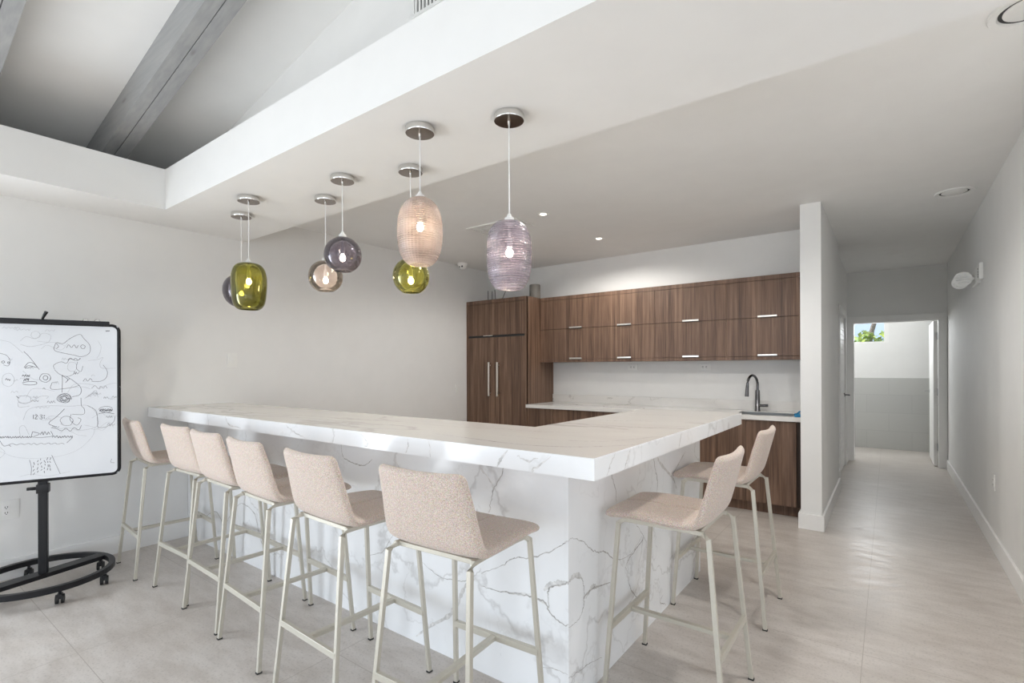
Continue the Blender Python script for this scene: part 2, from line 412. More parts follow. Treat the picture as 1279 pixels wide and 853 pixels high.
# corridor left wall with a doorway
cl = MB().box((-.62, 7.10, 0), (-.49, 7.42, ZC)).box((-.62, 8.40, 0), (-.49, 8.87, ZC)).box((-.62, 7.42, 2.05), (-.49, 8.40, ZC))
struct('wall_corridor', cl, M['wall'])
# corridor end wall with a doorway
we = MB().box((-.62, 8.87, 0), (-.43, 8.98, ZC)).box((.56, 8.87, 0), (XR, 8.98, ZC)).box((-.43, 8.87, 2.02), (.56, 8.98, ZC))
struct('wall_corridor_end', we, M['wall'])
# washroom beyond
wf = MB().box((-1.3, 10.45, 0), (1.3, 10.6, 1.765)).box((-1.3, 10.45, 2.33), (1.3, 10.6, 2.6)).box((-1.3, 10.45, 1.765), (-1.15, 10.6, 2.33)).box((.0, 10.45, 1.765), (1.3, 10.6, 2.33))
struct('wall_washroom_far', wf, M['wall'])
struct('wall_washroom_left', MB().box((-1.42, 8.98, 0), (-1.3, 10.6, 2.6)), M['wall'])
struct('wall_washroom_right', MB().box((1.3, 8.98, 0), (1.42, 10.6, 2.6)).box((XR + .12, 8.87, 0), (1.42, 8.98, 2.6)).box((-1.42, 8.87, 0), (-.62, 8.98, 2.6)), M['wall'])
struct('ceiling_washroom', MB().box((-1.42, 8.98, 2.6), (1.42, 10.6, 2.7)), M['ceiling'])
struct('trim_1', MB().box((-1.3, 10.436, 0), (1.3, 10.45, 1.178)), M['tile'])
# ceilings
struct('ceiling_kitchen', MB().box((XL, 2.195, ZC), (XR + .12, 8.98, ZC + .1)).box((XR + .12, 2.195, ZC), (XE, 2.47, ZC + .1)), M['ceiling'])
struct('ceiling_soffit', MB().box((XL, 1.41, ZS), (XE, 2.195, ZST)).box((XL, YF, ZS), (-4.113, 1.41, ZST)), M['ceiling'])
up = MB().prism([(XL - .5, 1.80, ZS), (XL, 1.80, ZS), (XL, 1.80, ZST), (XE, 1.80, ZST), (XE, 1.80, zroof(XE)), (XL - .5, 1.80, zroof(XL - .5))], (0, .1, 0))
struct('wall_clerestory', up, M['wall'])
rf = MB().prism([(XL - .62, YF, zroof(XL - .62)), (XE, YF, zroof(XE)), (XE, YF, zroof(XE) + .12), (XL - .62, YF, zroof(XL - .62) + .12)], (0, 1.9 - YF, 0))
struct('ceiling_vault', rf, M['ceiling'])
# walls behind and beside the camera, with wide glazed openings
fw = MB().box((XL - .62, YF - .1, 2.35), (XE, YF, 4.75)).box((XL, YF - .1, 0), (-4.4, YF, 2.35)).box((.4, YF - .1, 0), (.75, YF, 2.35)).box((3.25, YF - .1, 0), (XE, YF, 2.35))
struct('wall_front', fw, M['wall'])
ew = MB().box((XE, YF, 2.4), (XE + .1, 2.47, 4.85)).box((XE, YF, 0), (XE + .1, -2.8, 2.4)).box((XE, 1.6, 0), (XE + .1, 2.47, 2.4))
struct('wall_side', ew, M['wall'])
# frames of the openings
def opening_frame(name, axis, at, a, b, h, n):
    f = MB(); w = .05
    for i in range(n + 1):
        p = a + (b - a) * i / n
        lo, hi = (p - w / 2, at - .03, 0), (p + w / 2, at + .03, h)
        if axis == 'x': lo, hi = (at - .03, p - w / 2, 0), (at + .03, p + w / 2, h)
        f.box(lo, hi)
    lo, hi = (a, at - .03, h - w), (b, at + .03, h)
    if axis == 'x': lo, hi = (at - .03, a, h - w), (at + .03, b, h)
    f.box(lo, hi)
    return struct(name, f, M['trim'])
opening_frame('window_1', 'y', YF - .05, -4.38, .38, 2.33, 4)
opening_frame('window_added', 'y', YF - .05, .77, 3.23, 2.33, 2)  # unseen opening added to go with the entry fill lamp
opening_frame('window_4', 'x', XL - .06, -4.08, -2.52, 2.38, 1)
opening_frame('window_6', 'x', XL - .06, -2.28, -.32, 2.38, 2)
opening_frame('window_2', 'x', XE + .05, -2.78, 1.58, 2.38, 4)

# baseboards
def base(name, *boxes):
    b = MB()
    for lo, hi in boxes: b.box(lo, hi, .004)
    return struct(name, b, M['trim'])
base('baseboard_left', ((XL, -.3, 0), (XL + .018, 1.73, .13)), ((XL, 2.09, 0), (XL + .018, 5.12, .13)))
base('baseboard_right', ((XR - .018, 2.35, 0), (XR, 8.85, .13)))
base('baseboard_partition', ((-.618, 4.874, 0), (-.429, 4.892, .13)), ((-.447, 4.892, 0), (-.429, 6.66, .13)), ((-.618, 4.892, 0), (-.60, 5.09, .13)))
base('baseboard_corridor', ((-.49, 7.10, 0), (-.472, 7.34, .13)), ((-.49, 8.48, 0), (-.472, 8.85, .13)), ((-2.6, 7.082, 0), (-.472, 7.10, .13)))

# corridor end doorway: casing + open leaf
c = MB()
c.box((-.515, 8.85, 0), (-.405, 8.87, 2.0), .003).box((.535, 8.85, 0), (.625, 8.87, 2.0), .003).box((-.515, 8.85, 2.0), (.625, 8.87, 2.085), .003)
c.box((-.43, 8.87, 0), (-.405, 8.98, 2.0)).box((.535, 8.87, 0), (.56, 8.98, 2.0)).box((-.43, 8.87, 1.99), (.56, 8.98, 2.02))
struct('trim_2', c, M['trim'])
d = MB().box((.490, 8.975, .012), (.530, 9.86, 1.985), .003)
door1 = struct('door_1', d, M['trim'])
hb = MB()
for z in (.27, 1.02, 1.78): hb.box((.527, 8.93, z - .05), (.537, 8.99, z + .05), .002).cyl((.531, 8.972, z - .05), (.531, 8.972, z + .05), .008, 10)
hb.build('door_hinge', M['steel'], door1, 40)
hn = MB().cyl((.490, 9.80, 1.0), (.482, 9.80, 1.0), .026, 20).tube([(.49, 9.80, 1.0), (.435, 9.80, 1.0), (.430, 9.79, 1.0), (.430, 9.69, 1.0)], .008, 10)
hn.build('door_handle', M['steel'], door1, 40)
gr = MB()
for k in range(6): gr.box((.487, 9.55 + 0, 1.30 + k * .035), (.4905, 9.72, 1.322 + k * .035))
# left door in the corridor wall
c = MB().box((-.49, 7.34, 0), (-.472, 7.425, 2.05), .003).box((-.49, 8.395, 0), (-.472, 8.48, 2.05), .003).box((-.49, 7.34, 2.05), (-.472, 8.48, 2.13), .003)
c.box((-.62, 7.42, 0), (-.49, 7.432, 2.05)).box((-.62, 8.388, 0), (-.49, 8.40, 2.05))
struct('trim_3', c, M['trim'])
d = MB().box((-.535, 7.434, .012), (-.495, 8.386, 2.045), .002)
for k in range(26): d.box((-.4955, 7.56, .25 + k * .064), (-.488, 8.26, .285 + k * .064), .003)
door2 = struct('door_2', d, M['trim'])
hn = MB().cyl((-.495, 8.30, .98), (-.483, 8.30, .98), .026, 20).tube([(-.49, 8.30, .98), (-.435, 8.30, .98), (-.43, 8.29, .98), (-.43, 8.19, .98)], .009, 10)
hn.build('door_handle', M['gunmetal'], door2, 40)

# washroom window
w = MB()
for lo, hi in (((-1.15, 10.50, 1.765), (-1.10, 10.56, 2.33)), ((-.06, 10.50, 1.765), (-.0, 10.56, 2.33)), ((-1.10, 10.50, 1.765), (-.06, 10.56, 1.79)), ((-1.10, 10.50, 2.29), (-.06, 10.56, 2.33))): w.box(lo, hi, .003)
win = struct('window_3', w, M['trim'])
MB().box((-1.10, 10.525, 1.79), (-.06, 10.531, 2.29)).build('pane', M['pane'], win)
# greenery outside
struct('ground', MB().box((-24, 10.7, -.25), (14, 30, -.15)).box((-24, YF - .12, -.25), (XL - .13, 10.7, -.15)).box((-24, -24, -.25), (14, YF - .12, -.15)).box((XE + .12, -24, -.25), (16, 10.7, -.15)), M['ground'])
tr = thing('leafy_tree', 'bright green leafy tree outside the small washroom window', 'tree', (-.55, 13.2, -.15))
f = MB()
for i in range(2600):
    u, v_ = random.uniform(-2.2, 2.2), random.uniform(-.9, .9)
    h = random.uniform(1.45, 1.97 + .12 * math.sin(u * 5) + .07 * math.sin(u * 13)) + .15
    p = Vector((u, v_, h)); e1 = Vector((random.uniform(-1, 1), random.uniform(-1, 1), random.uniform(-.6, .6))).normalized(); e2 = e1.cross(Vector((random.uniform(-1, 1), random.uniform(-1, 1), 1))).normalized()
    l, ww = random.uniform(.07, .12), random.uniform(.03, .05)
    f.poly([p - e1 * l, p + e2 * ww + e1 * .01, p + e1 * l, p - e2 * ww + e1 * .01])
f.build('foliage', M['leaf'], tr)
MB().tube([(.0, 0, 0), (.05, 0, 1.2), (.27, 0, 2.3), (.45, 0, 3.0), (.5, .05, 3.6)], [.09, .08, .045, .035, .02], 10).build('trunk', M['bark'], tr, 60)

# ------------------------------------------------------------------ roof beams
XB = XL - .5
def beam(y0, y1, label):
    b = MB(); ym = (y0 + y1) / 2
    for (p, q) in ((y0, ym - .002), (ym + .002, y1)):
        ring = [(XB, p, zroof(XB) - .2), (XE, p, zroof(XE) - .2), (XE, p, zroof(XE)), (XB, p, zroof(XB))]
        b.prism(ring, (0, q - p, 0))
    b.prism([(XB, ym - .003, zroof(XB) - .17), (XE, ym - .003, zroof(XE) - .17), (XE, ym - .003, zroof(XE)), (XB, ym - .003, zroof(XB))], (0, .006, 0), 1)
    o = b.build('ceiling_beam', [M['beam'], M['slot']])
    o['kind'] = 'structure'; o['label'] = label
    return o
beam(1.13, 1.275, 'grey painted double timber beam nearest the white upper wall of the vault')
beam(.41, .555, 'grey painted double timber beam at the top left corner of the photo')
for k in range(5):
    y = -.31 - .72 * k
    beam(y, y + .145, 'grey painted timber beam of the vault behind the camera')

# wall grille above the soffit
t = thing('wall_vent', 'white louvred air grille high on the wall above the soffit', 'vent', (-1.72, 1.80, 3.178))
MB().box((-.235, -.004, 0), (.34, -.001, .24)).build('backing', M['grille_dark'], t)
fr = MB().box((-.25, -.012, -.012), (.355, 0, .006), .002).box((-.25, -.012, .234), (.355, 0, .252), .002).box((-.25, -.012, 0), (-.232, 0, .24), .002).box((.337, -.012, 0), (.355, 0, .24), .002)
fr.build('frame', M['white_plastic'], t)
lv = MB()
for k in range(22): lv.box((-.225 + k * .026, -.012, .004), (-.213 + k * .026, -.003, .236))
lv.build('louvre', M['white_plastic'], t)

# ------------------------------------------------------------------ bar
def add_veins(mb, veins, place0, mi):
    for n_, (pts, w) in enumerate(veins):
        lift = .00004 * n_ + (.0004 if mi == 1 or w < .007 else 0)
        place = lambda u, v, L=lift: place0(u, v, L)
        sg = .0022 if w < .009 else .0006
        p3 = catmull([(a, b, 0) for a, b in pts], 7)
        q = []
        for v in p3: q.append((v.x + random.gauss(0, sg), v.y + random.gauss(0, sg)))
        mb.ribbon(q, w, place, mi)
bar = thing('bar_counter', 'L-shaped white marbled stone bar with thick top in the middle of the room', 'bar', (-1.0, 1.9, 0))
# panels
fp = MB().box((XL + .003, 1.73, 0), (-1.035, 1.75, .998), .001)
pf = lambda u, v, L: Vector((u, 1.7297 - L, v))
fv = [([(-1.466, .443), (-1.356, .5), (-1.28, .551), (-1.208, .57), (-1.104, .615), (-1.038, .663), (-1.016, .68)], .0045),
      ([(-1.466, .388), (-1.357, .39), (-1.244, .407), (-1.173, .412), (-1.122, .404), (-1.097, .369), (-1.039, .343), (-1.016, .346)], .007),
      ([(-1.105, .388), (-1.11, .443), (-1.096, .475), (-1.023, .51), (-1.016, .511)], .006),
      ([(-1.418, .725), (-1.404, .781), (-1.384, .846), (-1.345, .90), (-1.33, .996)], .0055),
      ([(-1.862, .417), (-1.741, .369), (-1.626, .372), (-1.539, .393), (-1.466, .459)], .004),
      ([(-2.273, .345), (-2.156, .389), (-2.099, .447), (-2.05, .52)], .004),
      ([(-1.14, .134), (-1.073, .151), (-1.016, .15)], .003),
      ([(-2.507, .93), (-2.49, .864), (-2.441, .843), (-2.346, .83), (-2.285, .837), (-2.225, .872)], .006),
      ([(-3.0, .50), (-2.85, .46), (-2.74, .52), (-2.62, .50), (-2.55, .42)], .004),
      ([(-3.77, .37), (-3.665, .411), (-3.5, .36), (-3.42, .20), (-3.30, .13)], .006),
      ([(-4.3, .2), (-4.1, .28), (-3.95, .22), (-3.85, .30)], .006)]
add_veins(fp, fv, pf, 1)
add_veins(fp, [([(-1.889, .028), (-1.789, .11), (-1.661, .199), (-1.60, .29), (-1.561, .36), (-1.50, .41)], .022), ([(-1.464, .96), (-1.464, .913), (-1.413, .865), (-1.394, .829)], .008),
               ([(-1.13, .455), (-1.10, .485), (-1.05, .505), (-1.016, .515)], .022), ([(-1.30, .395), (-1.2, .415), (-1.12, .40)], .014),
               ([(-2.05, .90), (-1.98, .80), (-2.02, .70), (-1.95, .62)], .010), ([(-1.75, .52), (-1.66, .47), (-1.58, .50), (-1.50, .55)], .008)], pf, 2)
fp.build('front_panel', [M['marble'], M['vein'], M['vein_soft']], bar, world=True)
sp = MB().box((-1.035, 1.73, 0), (-1.015, 3.465, .998), .001)
ps = lambda u, v, L: Vector((-1.0147 + L, u, v))
sv = [([(1.731, .68), (1.758, .681), (1.857, .637), (1.909, .597), (1.982, .559), (2.05, .543), (2.141, .48), (2.228, .458), (2.345, .452), (2.471, .50)], .0045),
      ([(1.855, .405), (1.873, .416), (1.93, .42), (1.981, .411), (2.099, .388)], .010),
      ([(1.806, .511), (1.839, .494), (1.851, .457), (1.855, .405), (1.846, .367), (1.813, .339), (1.731, .335)], .005),
      ([(2.285, .383), (2.308, .307), (2.367, .237), (2.417, .199)], .006),
      ([(2.37, .604), (2.445, .534), (2.484, .483), (2.345, .442), (2.273, .415), (2.285, .373)], .005),
      ([(1.731, .14), (1.819, .124), (1.888, .116), (2.017, .09)], .004),
      ([(2.123, .93), (2.123, .862), (2.16, .799), (2.167, .732)], .005),
      ([(2.638, .93), (2.638, .857), (2.673, .775), (2.688, .715), (2.636, .631)], .006),
      ([(2.768, .093), (2.721, .065), (2.815, .019)], .006)]
add_veins(sp, sv, ps, 1)
add_veins(sp, [([(1.731, .515), (1.77, .527), (1.81, .515), (1.84, .49)], .022), ([(2.62, .99), (2.69, .868), (2.797, .793), (2.94, .709), (3.0, .636)], .018), ([(2.941, .74), (3.05, .79), (3.164, .84)], .010), ([(1.87, .40), (1.93, .43), (1.98, .41)], .018)], ps, 2)
sp.build('side_panel', [M['marble'], M['vein'], M['vein_soft']], bar, world=True)
MB().box((-1.36, 3.445, 0), (-1.035, 3.465, .998), .001).build('end_panel', M['marble'], bar, world=True)
MB().box((XL + .003, 2.03, 0), (-1.34, 2.05, .998)).box((-1.36, 2.05, 0), (-1.34, 3.445, .998)).build('back_panel', M['wood'], bar, world=True)
tp = MB()
top_ring = [(XL + .003, 1.452, .998), (-.755, 1.452, .998), (-.755, 3.465, .998), (-1.40, 3.465, .998), (-1.40, 2.07, .998), (XL + .003, 2.07, .998)]
t_ = bmesh.new(); A = [t_.verts.new(p) for p in top_ring]; Bq = [t_.verts.new((p[0], p[1], 1.07)) for p in top_ring]
t_.faces.new(A[::-1]); ft = t_.faces.new(Bq); ft.material_index = 1
for i in range(6): t_.faces.new([A[i], A[(i + 1) % 6], Bq[(i + 1) % 6], Bq[i]])
bmesh.ops.bevel(t_, geom=[e for e in t_.edges if abs(e.verts[0].co.z - e.verts[1].co.z) < .01 and e.verts[0].co.z > 1.05], offset=.0022, segments=2, affect='EDGES')
tp._take(t_)
pe = lambda u, v, L: Vector((u, 1.4517 - L, v)); pr_ = lambda u, v, L: Vector((-.7547 + L, u, v)); pt = lambda u, v, L: Vector((u, v, 1.0703 + L))
add_veins(tp, [([(-1.633, 1.065), (-1.633, 1.03), (-1.65, 1.0)], .006), ([(-1.506, 1.065), (-1.496, 1.0)], .004), ([(-.917, 1.063), (-.981, 1.014), (-1.0, 1.0)], .007), ([(-1.103, 1.066), (-1.135, 1.028), (-1.151, 1.0)], .010),
               ([(-1.95, 1.06), (-1.9, 1.02), (-1.93, 1.0)], .006), ([(-2.6, 1.06), (-2.52, 1.03), (-2.4, 1.0)], .008), ([(-3.3, 1.065), (-3.25, 1.02), (-3.1, 1.01)], .01), ([(-1.06, 1.05), (-1.02, 1.035), (-.97, 1.05)], .006)], pe, 3)
add_veins(tp, [([(1.607, 1.066), (1.566, 1.033), (1.54, 1.0)], .006), ([(1.731, 1.066), (1.709, 1.036), (1.679, 1.0)], .008), ([(2.89, 1.066), (2.854, 1.0)], .01), ([(2.3, 1.066), (2.26, 1.0)], .008)], pr_, 3)
tv = [([(-1.62, 1.60), (-1.40, 1.58), (-1.15, 1.56), (-.98, 1.60), (-.89, 1.66), (-.80, 1.76), (-.76, 1.84)], .009), ([(-1.35, 1.73), (-1.1, 1.74), (-.92, 1.80), (-.85, 1.9), (-.79, 2.05), (-.757, 2.10)], .006),
      ([(-1.34, 2.55), (-1.2, 2.57), (-1.1, 2.63), (-1.0, 2.64)], .010), ([(-2.9, 1.62), (-2.5, 1.66), (-2.2, 1.63), (-1.9, 1.70)], .007), ([(-1.3, 3.0), (-1.1, 3.05), (-.9, 3.0)], .007), ([(-4.0, 1.75), (-3.5, 1.70), (-3.2, 1.75), (-2.7, 1.78)], .008),
      ([(-2.2, 1.86), (-1.8, 1.84), (-1.5, 1.9), (-1.2, 1.95), (-.95, 2.15)], .006), ([(-1.36, 2.25), (-1.15, 2.28), (-.9, 2.4), (-.78, 2.55)], .006)]
add_veins(tp, tv, pt, 2)
tp.build('countertop', [M['marble'], M['marble_top_shaded'], M['vein'], M['vein_soft']], bar, world=True)

# ------------------------------------------------------------------ bar stools
def shell_rings(prof, W, T, lift, end_r=None, start_r=None, groove=True):
    """cross sections along the profile; prof = [(y, z)], returns list of rings"""
    P = [Vector((0, y, z)) for y, z in prof]
    L = [0.]
    for i in range(1, len(P)): L.append(L[-1] + (P[i] - P[i - 1]).length)
    tot = L[-1]; rings = []
    xs = [1, .985, .94, .85, .7, .5, .3, .15, .05, .02, 0]; xs = xs + [-x for x in xs[-2::-1]]
    for i, p in enumerate(P):
        a = P[max(0, i - 1)]; b = P[min(len(P) - 1, i + 1)]; tg = (b - a).normalized()
        nr = Vector((0, tg.z, -tg.y))
        s = L[i] / tot; w = W(s); th = T(s); k = lift(s)
        for d, r in ((L[i], start_r), (tot - L[i], end_r)):
            if r:
                if d < r: w -= r - math.sqrt(max(0, r * r - (r - d) ** 2))
                e = th / 2
                if d < e: th *= math.sqrt(max(.02, 1 - ((e - d) / e) ** 2))
        ring = []
        for side in (1, -1):
            for x in (xs if side == 1 else xs[::-1]):
                if side == -1 and abs(x) == 1: continue
                n = th / 2 * math.sqrt(max(0, 1 - abs(x) ** 7)) * side
                if side == 1 and groove and abs(x) < .03: n -= .0045 if x == 0 else .002
                ring.append(p + Vector((x * w, 0, 0)) + nr * (n + k * x * x))
        rings.append(ring)
    return rings
def skin(rings):
    t = bmesh.new(); R = [[t.verts.new(v) for v in r] for r in rings]; L = len(R[0])
    for A, Bv in zip(R, R[1:]):
        for j in range(L): t.faces.new([A[j], A[(j + 1) % L], Bv[(j + 1) % L], Bv[j]])
    t.faces.new(R[0][::-1]); t.faces.new(R[-1])
    bmesh.ops.recalc_face_normals(t, faces=t.faces[:])
    return MB()._take(t)

def dense(pts, n0, n1):
    """resample a polyline evenly with finer ends"""
    c = catmull([(0, a, b) for a, b in pts], 14); L = [0.]
    for i in range(1, len(c)): L.append(L[-1] + (c[i] - c[i - 1]).length)
    tot = L[-1]; ss = sorted(set([0, .003, .008, .015, .024, .035] [:n0] + [tot - x for x in (0, .003, .008, .015, .024, .035, .045)[:n1]] + [tot * i / 22 for i in range(23)]))
    out = []; j = 0
    for s in ss:
        while j < len(L) - 2 and L[j + 1] < s: j += 1
        f = (s - L[j]) / max(1e-9, L[j + 1] - L[j]); v = c[j].lerp(c[j + 1], min(1, max(0, f))); out.append((v.y, v.z))
    return out

def make_stool(label, loc, rz, group):
    t = thing('bar_stool', label, 'stool', loc, rz, group)
    seat_p = dense([(.245, .729), (.225, .739), (.12, .747), (0, .744), (-.08, .743), (-.118, .747)], 6, 0)
    back_p = dense([(-.118, .747), (-.142, .759), (-.160, .785), (-.182, .845), (-.208, .927), (-.234, 1.020)], 0, 7)
    sr = shell_rings(seat_p, lambda s: .208 + .016 * s, lambda s: .044, lambda s: .004, start_r=.03)
    br = shell_rings(back_p, lambda s: .224 - .030 * max(0, s - .1), lambda s: .044 - .010 * s, lambda s: .004 + .016 * min(1, s * 1.6), end_r=.028)
    skin(sr).build('seat', M['fabric'], t, 50)
    skin(br).build('backrest', M['fabric'], t, 50)
    a = .0088
    for sx in (-1, 1):
        rl = MB().tube([(sx * .224, -.242, .006), (sx * .186, -.178, .706), (sx * .176, -.150, .7235), (sx * .172, -.10, .7235)], a, square=True)
        o = rl.build('leg', M['stool_metal'], t)
        MB().box((sx * .224 - .0092, -.2535, 0), (sx * .224 + .0092, -.2305, .0065)).build('foot_cap', M['black_rubber'], o)
        fl = MB().tube([(sx * .218, .240, .006), (sx * .186, .190, .706), (sx * .176, .168, .7235), (sx * .172, .12, .7235)], a, square=True)
        o = fl.build('leg', M['stool_metal'], t)
        MB().box((sx * .218 - .0092, .2285, 0), (sx * .218 + .0092, .2515, .0065)).build('foot_cap', M['black_rubber'], o)
    fr = MB()
    for sx in (-1, 1): fr.tube([(sx * .172, -.10, .7235), (sx * .172, .12, .7235)], a, square=True)
    fr.tube([(-.172, -.135, .7235), (.172, -.135, .7235)], a * .95, square=True).tube([(-.172, .14, .7235), (.172, .14, .7235)], a * .95, square=True)
    fr.build('seat_frame', M['stool_metal'], t)
    MB().tube([(-.210, -.2185, .27), (.210, -.2185, .27)], (.009, .013), square=True).build('stretcher', M['stool_metal'], t)
    MB().tube([(-.2065, .219, .27), (.2065, .219, .27)], (.009, .013), square=True).build('stretcher', M['stool_metal'], t)
    MB().tube([(0, -.2185, .27), (0, .219, .27)], (.013, .009), square=True).build('footrest_bar', M['stool_metal'], t)
    return t
R = math.radians
gs = 'upholstered bar stools around the stone bar'
stool = make_stool('blush fabric bar stool nearest the bar corner on its long front side', (-1.275, 1.385, 0), R(3.5), gs)
for (x, y, a, lab) in (
        (-4.108, 1.42, -4.5, 'blush fabric bar stool beside the left wall, partly behind the flipchart board'),
        (-3.47, 1.446, 1., 'blush fabric bar stool second from the left wall, its back overlapped by the next stool'),
        (-2.985, 1.423, -2., 'blush fabric bar stool third from the left wall in the row along the bar'),
        (-2.472, 1.389, -3.5, 'blush fabric bar stool fourth from the left wall, middle of the long row'),
        (-1.884, 1.364, -2.2, 'blush fabric bar stool second from the bar corner on its long front side'),
        (-.7265, 2.165, 90., 'blush fabric bar stool nearest the camera at the short right side of the bar'),
        (-.758, 3.1, 90., 'blush fabric bar stool at the far end of the right side, before the sink cabinets')):
    copy_thing(stool, (x, y, 0), R(a), lab, gs)

# ------------------------------------------------------------------ kitchen
# tall cabinet with built-in refrigerator doors
t = thing('refrigerator_cabinet', 'tall walnut cabinet with double refrigerator doors in the far left corner', 'cabinet', (-4.1, 5.45, 0))
b = MB().box((XL + .002, 5.165, .1), (-3.602, YB - .002, 2.26)).box((XL + .002, 5.14, 0), (-4.572, 5.165, 2.26), .001).box((-3.63, 5.14, 0), (-3.60, 5.165, 2.26), .001)
b.box((-3.602, 5.14, 0), (-3.60, YB - .002, 2.26)).box((-4.572, 5.14, 2.212), (-3.63, 5.165, 2.26), .001).box((XL + .03, 5.20, 0), (-3.63, 5.22, .1))
b.build('body', M['wood'], t, world=True)
for (x0, x1, hx) in ((-4.568, -4.108, -4.185), (-4.104, -3.634, -4.045)):
    d = MB().box((x0, 5.142, .105), (x1, 5.163, 1.765), .0015).build('door', M['wood'], t, world=True)
    MB().tube([(hx, 5.108, 1.0), (hx, 5.108, 1.44)], (.012, .008), square=True).box((hx - .007, 5.108, 1.03), (hx + .007, 5.142, 1.045)).box((hx - .007, 5.108, 1.395), (hx + .007, 5.142, 1.41)).build('handle', M['nickel'], d, world=True)
for (x0, x1) in ((-4.568, -4.108), (-4.104, -3.634)):
    d = MB().box((x0, 5.142, 1.795), (x1, 5.163, 2.208), .0015).build('door', M['wood'], t, world=True)
MB().box((-4.57, 5.155, 1.766), (-3.632, 5.162, 1.794)).build('finger_gap', M['slot'], t, world=True)
MB().box((-4.30, 5.136, 1.786), (-4.15, 5.148, 1.794)).build('edge_pull', M['nickel'], t, world=True)

# wall cabinets, two lift-up doors each
edges = [-3.598, -2.83, -2.075, -1.325, -.604]
names = ['walnut wall cabinet next to the tall refrigerator cabinet', 'walnut wall cabinet second from the refrigerator cabinet', 'walnut wall cabinet third from the refrigerator cabinet', 'walnut wall cabinet above the sink, against the white partition']
for i in range(4):
    x0, x1 = edges[i], edges[i + 1]; hx = (x0 + x1) / 2 + (.02 if i else .145)
    t = thing('wall_cabinet', names[i], 'cabinet', ((x0 + x1) / 2, 5.6, 1.435), 0, 'walnut wall cabinets')
    b = MB().box((x0, 5.455, 1.435), (x1, YB - .002, 2.258)).box((x0, 5.432, 2.215), (x1, 5.455, 2.258), .001).box((x0, 5.432, 1.435), (x1, 5.455, 1.468), .001)
    b.build('body', M['wood'], t, world=True)
    for z0, z1 in ((1.471, 1.846), (1.850, 2.212)):
        d = MB().box((x0 + .0015, 5.432, z0), (x1 - .0015, 5.454, z1), .0015).build('door', M['wood'], t, world=True)
        MB().box((hx - .085, 5.412, z0 - .001), (hx + .085, 5.434, z0 + .004), .001).box((hx - .085, 5.412, z0 - .001), (hx + .085, 5.415, z0 + .018), .001).build('handle', M['nickel'], d, world=True)

# base cabinets
be = [-3.598, -2.85, -2.1, -1.34, -.665]
bn = ['walnut base cabinet right of the tall refrigerator cabinet', 'walnut base cabinet under the worktop, mostly hidden behind the bar top', 'walnut base cabinet hidden behind the end of the bar', 'walnut sink base cabinet beside the white partition']
for i in range(4):
    x0, x1 = be[i], be[i + 1]
    t = thing('base_cabinet', bn[i], 'cabinet', ((x0 + x1) / 2, 5.45, 0), 0, 'walnut base cabinets')
    cb_ = MB().box((x0, 5.225, 0), (x1, 5.24, .1)).box((x0, 5.165, .1), (x1, YB - .002, .118)).box((x0, 5.165, .118), (x0 + .018, YB - .002, .872)).box((x1 - .018, 5.165, .118), (x1, YB - .002, .872))
    cb_.box((x0 + .018, 5.75, .118), (x1 - .018, YB - .002, .872)).box((x0 + .018, 5.165, .80), (x1 - .018, 5.19, .872))
    cb_.build('body', M['wood'], t, world=True)
    xm = (x0 + x1) / 2
    spl = [(x0, xm), (xm, x1)] if i < 3 else [(x0, -1.085), (-1.085, x1)]
    for p, q in spl: MB().box((p + .0015, 5.142, .105), (q - .0015, 5.163, .868), .0015).build('door', M['wood'], t, world=True)
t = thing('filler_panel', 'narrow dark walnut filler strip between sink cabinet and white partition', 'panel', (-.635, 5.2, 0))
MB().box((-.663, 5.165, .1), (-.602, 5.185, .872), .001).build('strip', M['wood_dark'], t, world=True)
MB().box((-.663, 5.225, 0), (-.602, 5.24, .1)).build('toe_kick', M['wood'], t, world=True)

# worktop with sink cutout
wt = MB()
sx0, sx1, sy0, sy1 = -1.20, -.70, 5.20, 5.56
for lo, hi in (((-3.598, 5.108, .874), (sx0, YB - .002, .914)), ((sx1, 5.108, .874), (-.602, YB - .002, .914)), ((sx0, 5.108, .874), (sx1, sy0, .914)), ((sx0, sy1, .874), (sx1, YB - .002, .914))): wt.box(lo, hi)
tag(wt.build('worktop', M['marble_thin']), 'thin white marbled stone worktop along the kitchen back wall', 'worktop')
tag(MB().box((-3.598, YB - .022, .914), (-.602, YB - .002, 1.016), .001).build('backsplash', M['marble_thin']), 'low veined stone upstand along the back of the kitchen worktop', 'backsplash')
t = thing('sink', 'stainless steel undermount sink set in the kitchen worktop', 'sink', (-.95, 5.38, .72))
k = MB(); a = .012
k.box((sx0, sy0, .70), (sx1, sy1, .71)).box((sx0, sy0, .70), (sx0 + a, sy1, .873)).box((sx1 - a, sy0, .70), (sx1, sy1, .873)).box((sx0, sy0, .70), (sx1, sy0 + a, .873)).box((sx0, sy1 - a, .70), (sx1, sy1, .911))
k.build('basin', M['steel'], t, world=True)
MB().lathe([(0, .713), (.03, .713), (.04, .711), (.042, .7095)], 24, (-.95, 5.42, 0)).build('drain', M['chrome'], t, 40, world=True)
